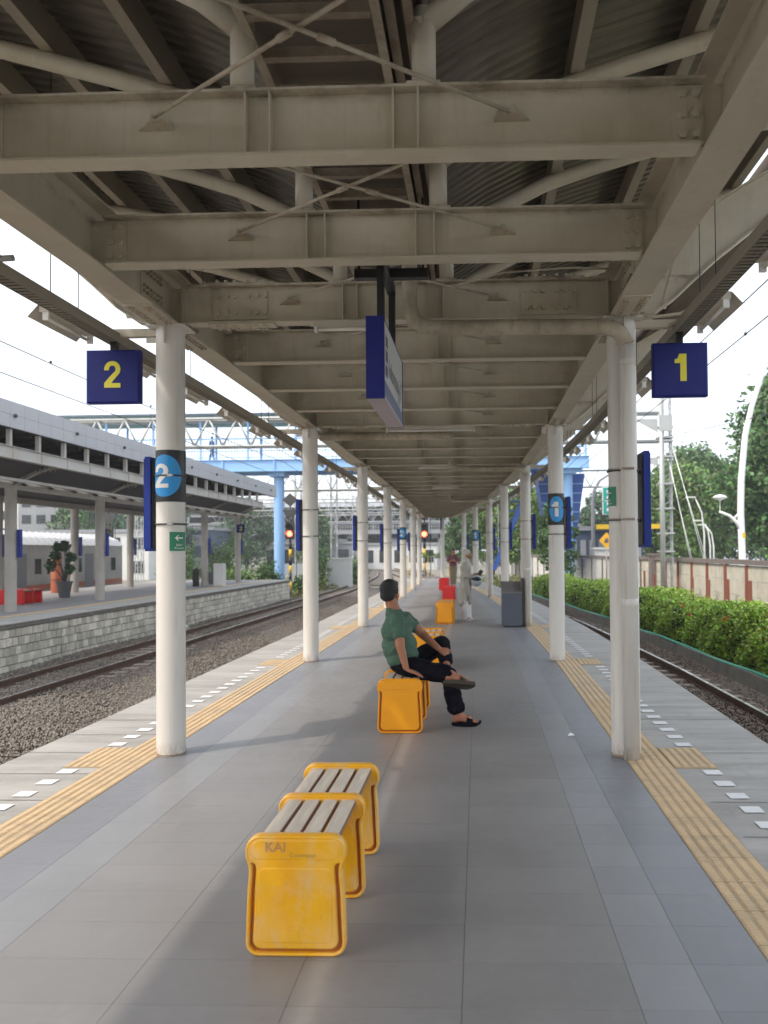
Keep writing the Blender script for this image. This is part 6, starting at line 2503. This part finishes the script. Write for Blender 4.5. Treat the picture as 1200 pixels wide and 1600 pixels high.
blob('body', [('e', (x_, y_, z_ + 1.60), (.09, .08, .11)), ('c', (x_, y_, z_ + 1.40), .05, (x_, y_, z_ + 1.5), .05), ('e', (x_, y_, z_ + 1.15), (.15, .13, .28)), ('c', (x_, y_, z_ + .85), .11, (x_ + .16, y_, z_ + .08), .05), ('c', (x_, y_ + .1, z_ + .85), .11, (x_ - .22, y_ + .1, z_ + .08), .05),
              ('c', (x_ - .05, y_ - .18, z_ + 1.35), .05, (x_ - .12, y_ - .2, z_ + .85), .035), ('c', (x_ + .05, y_ + .2, z_ + 1.35), .05, (x_ + .2, y_ + .2, z_ + .9), .035), ('c', (x_ + .14, y_, z_ + .05), .045, (x_ + .3, y_, z_ + .05), .035), ('c', (x_ - .24, y_ + .1, z_ + .06), .045, (x_ - .1, y_ + .1, z_ + .04), .035)],
     .03, mat('blue_grey_clothes', (.10, .16, .26), .8), wk, 2)

# ------------------------------------------------------------------ street beyond the wall
t = thing('street_lamp', (10.3, 32, -.6), 'tall white curved street lamp post with dish lamp at the right edge', 'street lamp')
b = MB(); b.tube([(10.3, 32, -.6), (10.3, 32, 1.2), (10.26, 32, 3.0), (10.3, 32, 4.2), (10.48, 32, 5.97), (10.75, 32, 7.1), (11.05, 32, 8.0), (11.6, 32, 9.6), (12.6, 32, 11.6)], [.15, .135, .13, .125, .115, .105, .10, .09, .07], 14); obj('post', b, M['white_post'], t)
b = MB(); b.tube([(10.28, 32, 2.2), (10.1, 31.95, 2.55), (9.8, 31.9, 2.82), (9.4, 31.85, 2.98)], [.08, .07, .06, .05], 10); b.tube([(10.28, 32, 2.95), (10.0, 31.95, 2.74)], .05, 8); obj('arm', b, M['white_post'], t)
b = MB(); b.lathe([(.015, 2.98), (.015, 3.35), (.05, 3.42), (.28, 3.52), (.285, 3.54), (.2, 3.60), (.08, 3.64), (0, 3.65)], 9.42, 31.85, 20); obj('dish', b, M['white_post'], t)
b = MB(); b.lathe([(.135, 1.95), (.135, 2.15)], 10.3, 32, 14); obj('yellow_band', b, M['yellow'], t)
for i, (x, y, h, lab) in enumerate(((15.2, 55, 5.0, 'slender white street lamp in front of the trees, tallest of the small ones'), (17.0, 60, 3.6, 'white street lamp with bent arm left of the curved post'), (18.4, 64, 3.4, 'pale street lamp nearest the big white curved post'), (20.3, 90, 4.5, 'far small white street lamp behind the wall'))):
    t = thing('street_lamp', (x, y, -.6), lab, 'street lamp', 'small white street lamps behind the wall')
    b = MB(); b.tube([(x, y, -.6), (x, y, h * .5), (x - .15, y, h * .8), (x - .6, y, h)], [.08, .06, .05, .04], 8); obj('post', b, M['white_post'], t)
    b = MB(); b.box(x - 1.2, x - .55, y - .1, y + .1, h - .03, h + .06); obj('lamp_head', b, M['white_post'], t)
t = thing('street_lamp', (8.75, 62, -.6), 'tall grey street lamp with a wide arched arm beside the green road sign', 'street lamp')
b = MB(); b.tube([(8.75, 62, -.6), (8.75, 62, 5.2), (8.85, 62, 6.0), (9.3, 62, 6.8), (10.0, 62, 7.25), (11.2, 62, 7.4)], [.16, .14, .12, .10, .08, .06], 10); obj('post', b, M['bld_grey'], t)
b = MB(); b.box(11.1, 11.9, 61.9, 62.1, 7.35, 7.45); obj('lamp_head', b, M['bld_grey'], t)
t = thing('road_sign', (10.4, 58, -.6), 'green road direction sign with white lettering half behind the nearest right column', 'sign')
b = MB(); b.box(8.95, 11.0, 58, 58.06, 4.1, 5.95); obj('sign_panel', b, M['teal_print'], t)
b = MB()
b.box(8.87, 11.08, 58.062, 58.09, 4.02, 6.03)
for r_ in range(4):
    for c_ in range(2): b.box(9.18 + c_ * .75, 9.75 + c_ * .75, 57.985, 57.998, 4.28 + r_ * .43, 4.48 + r_ * .43)
b.box(9.0, 10.95, 57.985, 57.998, 4.98, 5.03)
obj('white_marking', b, M['white_print'], t)
b = MB(); b.tube([(10.0, 58.15, -.6), (10.0, 58.15, 5.9)], .09, 8); obj('post', b, M['lattice'], t)
t = thing('warning_sign', (7.75, 49, -.6), 'yellow diamond warning sign above the farther wall', 'sign')
b = MB(); b.prism([(-.45, 0), (0, -.5), (.45, 0), (0, .5)], lambda u, v, s: (7.72 + u, 49 + .04 * s, 2.08 + v)); obj('diamond_plate', b, mat('amber_plate', (.80, .42, .01), .5), t)
b = MB(); b.prism([(-.16, -.12), (.05, -.16), (.14, .0), (.05, .06), (.1, .16), (-.08, .12)], lambda u, v, s: (7.72 + u, 48.985 + .012 * s, 2.08 + v)); obj('symbol', b, M['grey_print'], t)
b = MB(); b.tube([(7.72, 49.1, -.6), (7.72, 49.1, 2.4)], .04, 8); obj('post', b, M['lattice'], t)
b = MB(); b.box(7.4, 8.6, 52, 53, -.6, 1.55); b.box(7.3, 8.7, 51.9, 53.1, 1.55, 1.68)
tag(obj('kiosk', b, M['bld_white']), 'small white kiosk under the yellow warning sign behind the wall', 'kiosk')


def building(name, x0, x1, y0, y1, z0, z1, m_, label, rows=0, colsn=0, wm='glass', roof=None, cat='building'):
    t = thing(name, ((x0 + x1) / 2, y0, z0), label, cat)
    b = MB(); b.box(x0, x1, y0, y1, z0, z1); obj('wall', b, M[m_], t)
    if rows:
        dx = (x1 - x0) / colsn; dz = (z1 - z0) / rows
        for r_ in range(rows):
            for c_ in range(colsn):
                b = MB(); b.box(x0 + dx * (c_ + .2), x0 + dx * (c_ + .8), y0 - .06, y0 - .01, z0 + dz * (r_ + .3), z0 + dz * (r_ + .8)); obj('window', b, M[wm], t)
    b = MB()
    if roof == 'gable':
        ym = (y0 + y1) / 2
        b.prism([(y0 - .4, z1 + .01), (y1 + .4, z1 + .01), (ym, z1 + (y1 - y0) * .28)], lambda u, v, s: (x0 - .3 if s == 0 else x1 + .3, u, v)); obj('roof', b, M['roof_tile'], t)
    else:
        b.box(x0 - .2, x1 + .2, y0 - .2, y1 + .2, z1 + .01, z1 + .35); obj('roof', b, M['bld_grey'], t)
    return t


# elevated railway across the far view
t = thing('elevated_viaduct', (-20, 130, ZG), 'hazy grey elevated railway viaduct with stacked decks across the far view', 'viaduct')
for i, (z0, z1) in enumerate(((4.3, 5.0), (5.9, 6.3), (7.3, 7.7))):
    b = MB(); b.box(-75, -2, 128 + i, 138, z0, z1); obj('deck', b, M['bld_grey'], t)
b = MB(); b.prism([(127.5, 8.6), (133, 9.7), (138.5, 8.6)], lambda u, v, s: (-46 if s == 0 else -8, u, v)); obj('roof', b, M['bld_grey'], t)
for i in range(25):
    x = -74 + i * 3.0
    b = MB(); b.box(x, x + .35, 129.2, 129.6, 5.0, 8.6 if -46 < x < -8 else 7.3); obj('upright', b, M['bld_grey'], t)
for i in range(22):
    x = -45 + i * 1.7
    b = MB(); b.box(x, x + 1.1, 130.1, 130.2, 7.75, 8.5); obj('window', b, mat('pale_blue_glass', (.25, .36, .50), .3) if i == 0 else bpy.data.materials['pale_blue_glass'], t)
b = MB(); b.box(-75, -2, 132, 132.4, 5.0, 8.6); b.box(-75, -2, 136, 137, 1.8, 4.3); obj('back_wall', b, M['bld_dark'], t)
for i in range(9):
    x = -72 + i * 8.2
    b = MB(); b.box(x, x + 1.8, 129, 131, ZG, 4.3); b.box(x - 1, x + 2.8, 129, 131, 3.6, 4.3); obj('pier', b, M['bld_grey'], t)
b = MB()
for i in range(9):
    x = -73 + i * 8.2
    b.box(x, x + .06, 127.8, 128, 7.7, 8.3)
b.box(-75, -2, 127.9, 128, 5.4, 5.45); b.box(-75, -2, 127.9, 128, 5.65, 5.7)
for i in range(180): b.box(-75 + i * .405, -75 + i * .405 + .08, 127.9, 128, 5.0, 5.66)
obj('parapet', b, M['lattice'], t, kind='stuff')

building('low_house', -30, -17.5, 112, 118, ZG, 2.6, 'bld_grey', 'low white wall building under the viaduct left of the far tracks', 1, 5)
building('low_house', -16.8, -6, 116, 122, ZG, 2.4, 'bld_white', 'white low building at the end of the far tracks', 1, 5)
building('dark_warehouse', -50, -31.5, 95, 102, ZG, 4.2, 'bld_blue', 'dark blue walled building behind the left blue pylon', 2, 6, 'bld_grey')
building('white_house', -45, -33, 80, 88, ZG, 3.6, 'bld_white', 'pale flat roofed house behind the opposite platform', 2, 5)
building('tower_block', -75, -55, 95, 105, ZG, 9.2, 'bld_white', 'pale block seen under the opposite canopy at far left', 5, 8)
building('grey_block', -52, -42, 90, 100, ZG, 8.2, 'bld_grey', 'grey block seen under the opposite canopy behind the third signal', 5, 6)
building('underpass_wall', 7, 12.6, 62.5, 64, -.6, 3.0, 'bld_blue', 'dark blue street building behind the farther wall', 1, 8, 'bld_grey')
b = MB(); b.box(9.0, 14.0, 62.0, 62.4, 3.1, 3.45)
tag(obj('yellow_beam', b, M['yellow']), 'yellow horizontal height bar over the street by the green road sign', 'barrier')
t = thing('parking_structure', (20, 100, -.6), 'stacked pale grey multi level structure behind the green road sign', 'building')
for i in range(5):
    b = MB(); b.box(10, 24, 99, 110, 1.2 + i * 1.05, 1.62 + i * 1.05); obj('deck', b, M['bld_grey'], t)
for i in range(10):
    b = MB(); b.box(10.2 + i * 1.5, 10.5 + i * 1.5, 99.3, 99.6, -.6, 6.2); obj('column', b, M['bld_grey'], t)
b = MB(); b.box(10.3, 23.7, 104, 104.3, -.6, 6.0); obj('back_wall', b, M['bld_dark'], t)

# ------------------------------------------------------------------ trees
tree('broadleaf_tree', 18.6, 46, 11.6, 5.0, M['leaf'], 'tallest dark green tree at the right edge behind the curved lamp post', n=42000, leaf=.18, clumps=60, trunk=.35, crown0=.22)
tree('broadleaf_tree', 22.5, 50, 13.5, 5.0, M['leaf'], 'dark tree at the extreme right edge behind the tallest one', n=26000, leaf=.20, clumps=44, trunk=.3, crown0=.2)
tree('broadleaf_tree', 18.6, 41, 7.2, 3.8, M['leaf_light'], 'lower bright green tree under the tallest tree at the right edge', n=26000, leaf=.14, clumps=48, trunk=.2, crown0=.15)
tree('broadleaf_tree', 17.5, 70, 8.6, 4.6, M['leaf_light'], 'rounded light green tree right of the lattice mast', n=26000, leaf=.19, clumps=44, crown0=.15)
tree('broadleaf_tree', 22.5, 84, 11.4, 6.0, M['leaf'], 'broad green tree in the row behind, middle of the skyline gap', n=24000, leaf=.26, clumps=34, crown0=.15)
tree('broadleaf_tree', 29.5, 80, 11.6, 5.6, M['leaf'], 'broad green tree in the row behind, left of the tallest tree', n=20000, leaf=.26, clumps=30, crown0=.15)
tree('broadleaf_tree', 26.5, 66, 9.0, 4.6, M['leaf'], 'mid green tree behind the dish lamp', n=22000, leaf=.20, clumps=44, crown0=.12)
tree('broadleaf_tree', 14.6, 96, 8.4, 3.2, M['leaf_dark'], 'small far tree left of the lattice mast', n=5000, leaf=.22, clumps=20, crown0=.2)
tree('broadleaf_tree', 4.6, 46.8, 4.6, 1.35, M['leaf'], 'slim tree in front of the dark blue stair enclosure', n=5500, leaf=.10, clumps=24, crown0=.2, trunk=.1)
tree('broadleaf_tree', 4.3, 74, 7.6, 3.0, M['leaf_light'], 'bright green tree seen between the third and fourth right columns', n=9000, leaf=.16, clumps=28, crown0=.15)
tree('broadleaf_tree', 1.4, 78, 7.2, 2.6, M['leaf_light'], 'bright green tree seen between the fourth and fifth right columns', n=8000, leaf=.16, clumps=24, crown0=.15)
tree('broadleaf_tree', -1.6, 84, 6.6, 2.4, M['leaf'], 'green tree seen between the farthest right columns', n=6000, leaf=.16, clumps=22, crown0=.15)
tree('broadleaf_tree', 7.6, 90, 6.8, 3.4, M['leaf'], 'green tree behind the bright ones right of the platform end', n=6000, leaf=.18, clumps=22, crown0=.1)
for i, (x, y, h, r_, m_, lab) in enumerate(((-37, 92, 9.5, 4.2, 'leaf_dark', 'dark tree under the end of the opposite canopy, rightmost of them'), (-44, 90, 8.8, 4.2, 'leaf', 'tree under the end of the opposite canopy behind its last columns'), (-30, 104, 8.6, 3.8, 'leaf_dark', 'far dark tree between the blue pylon and the left signal'),
                                      (-52, 78, 8.0, 4.0, 'leaf_dark', 'dark tree seen below the middle of the opposite canopy'), (-22.5, 110, 7.5, 3.4, 'leaf', 'far tree behind the left signal boards'))):
    tree('broadleaf_tree', x, y, h, r_, M[m_], lab, n=6000, leaf=.22, clumps=24, crown0=.12)

# ------------------------------------------------------------------ thin haze in the air
hz_m = bpy.data.materials.new('haze')
hz_m.use_nodes = True
hn = hz_m.node_tree
hn.nodes.remove(hn.nodes['Principled BSDF'])
pv = hn.nodes.new('ShaderNodeVolumePrincipled')
pv.inputs['Color'].default_value = (.88, .92, .97, 1)
pv.inputs['Density'].default_value = HAZE
pv.inputs['Anisotropy'].default_value = .2
hn.links.new(pv.outputs[0], hn.nodes['Material Output'].inputs['Volume'])
b = MB()
b.box(-420, 420, -62, 520, ZG - 1.5, 20)
if HAZE > 0:
    obj('haze', b, hz_m, kind='stuff')
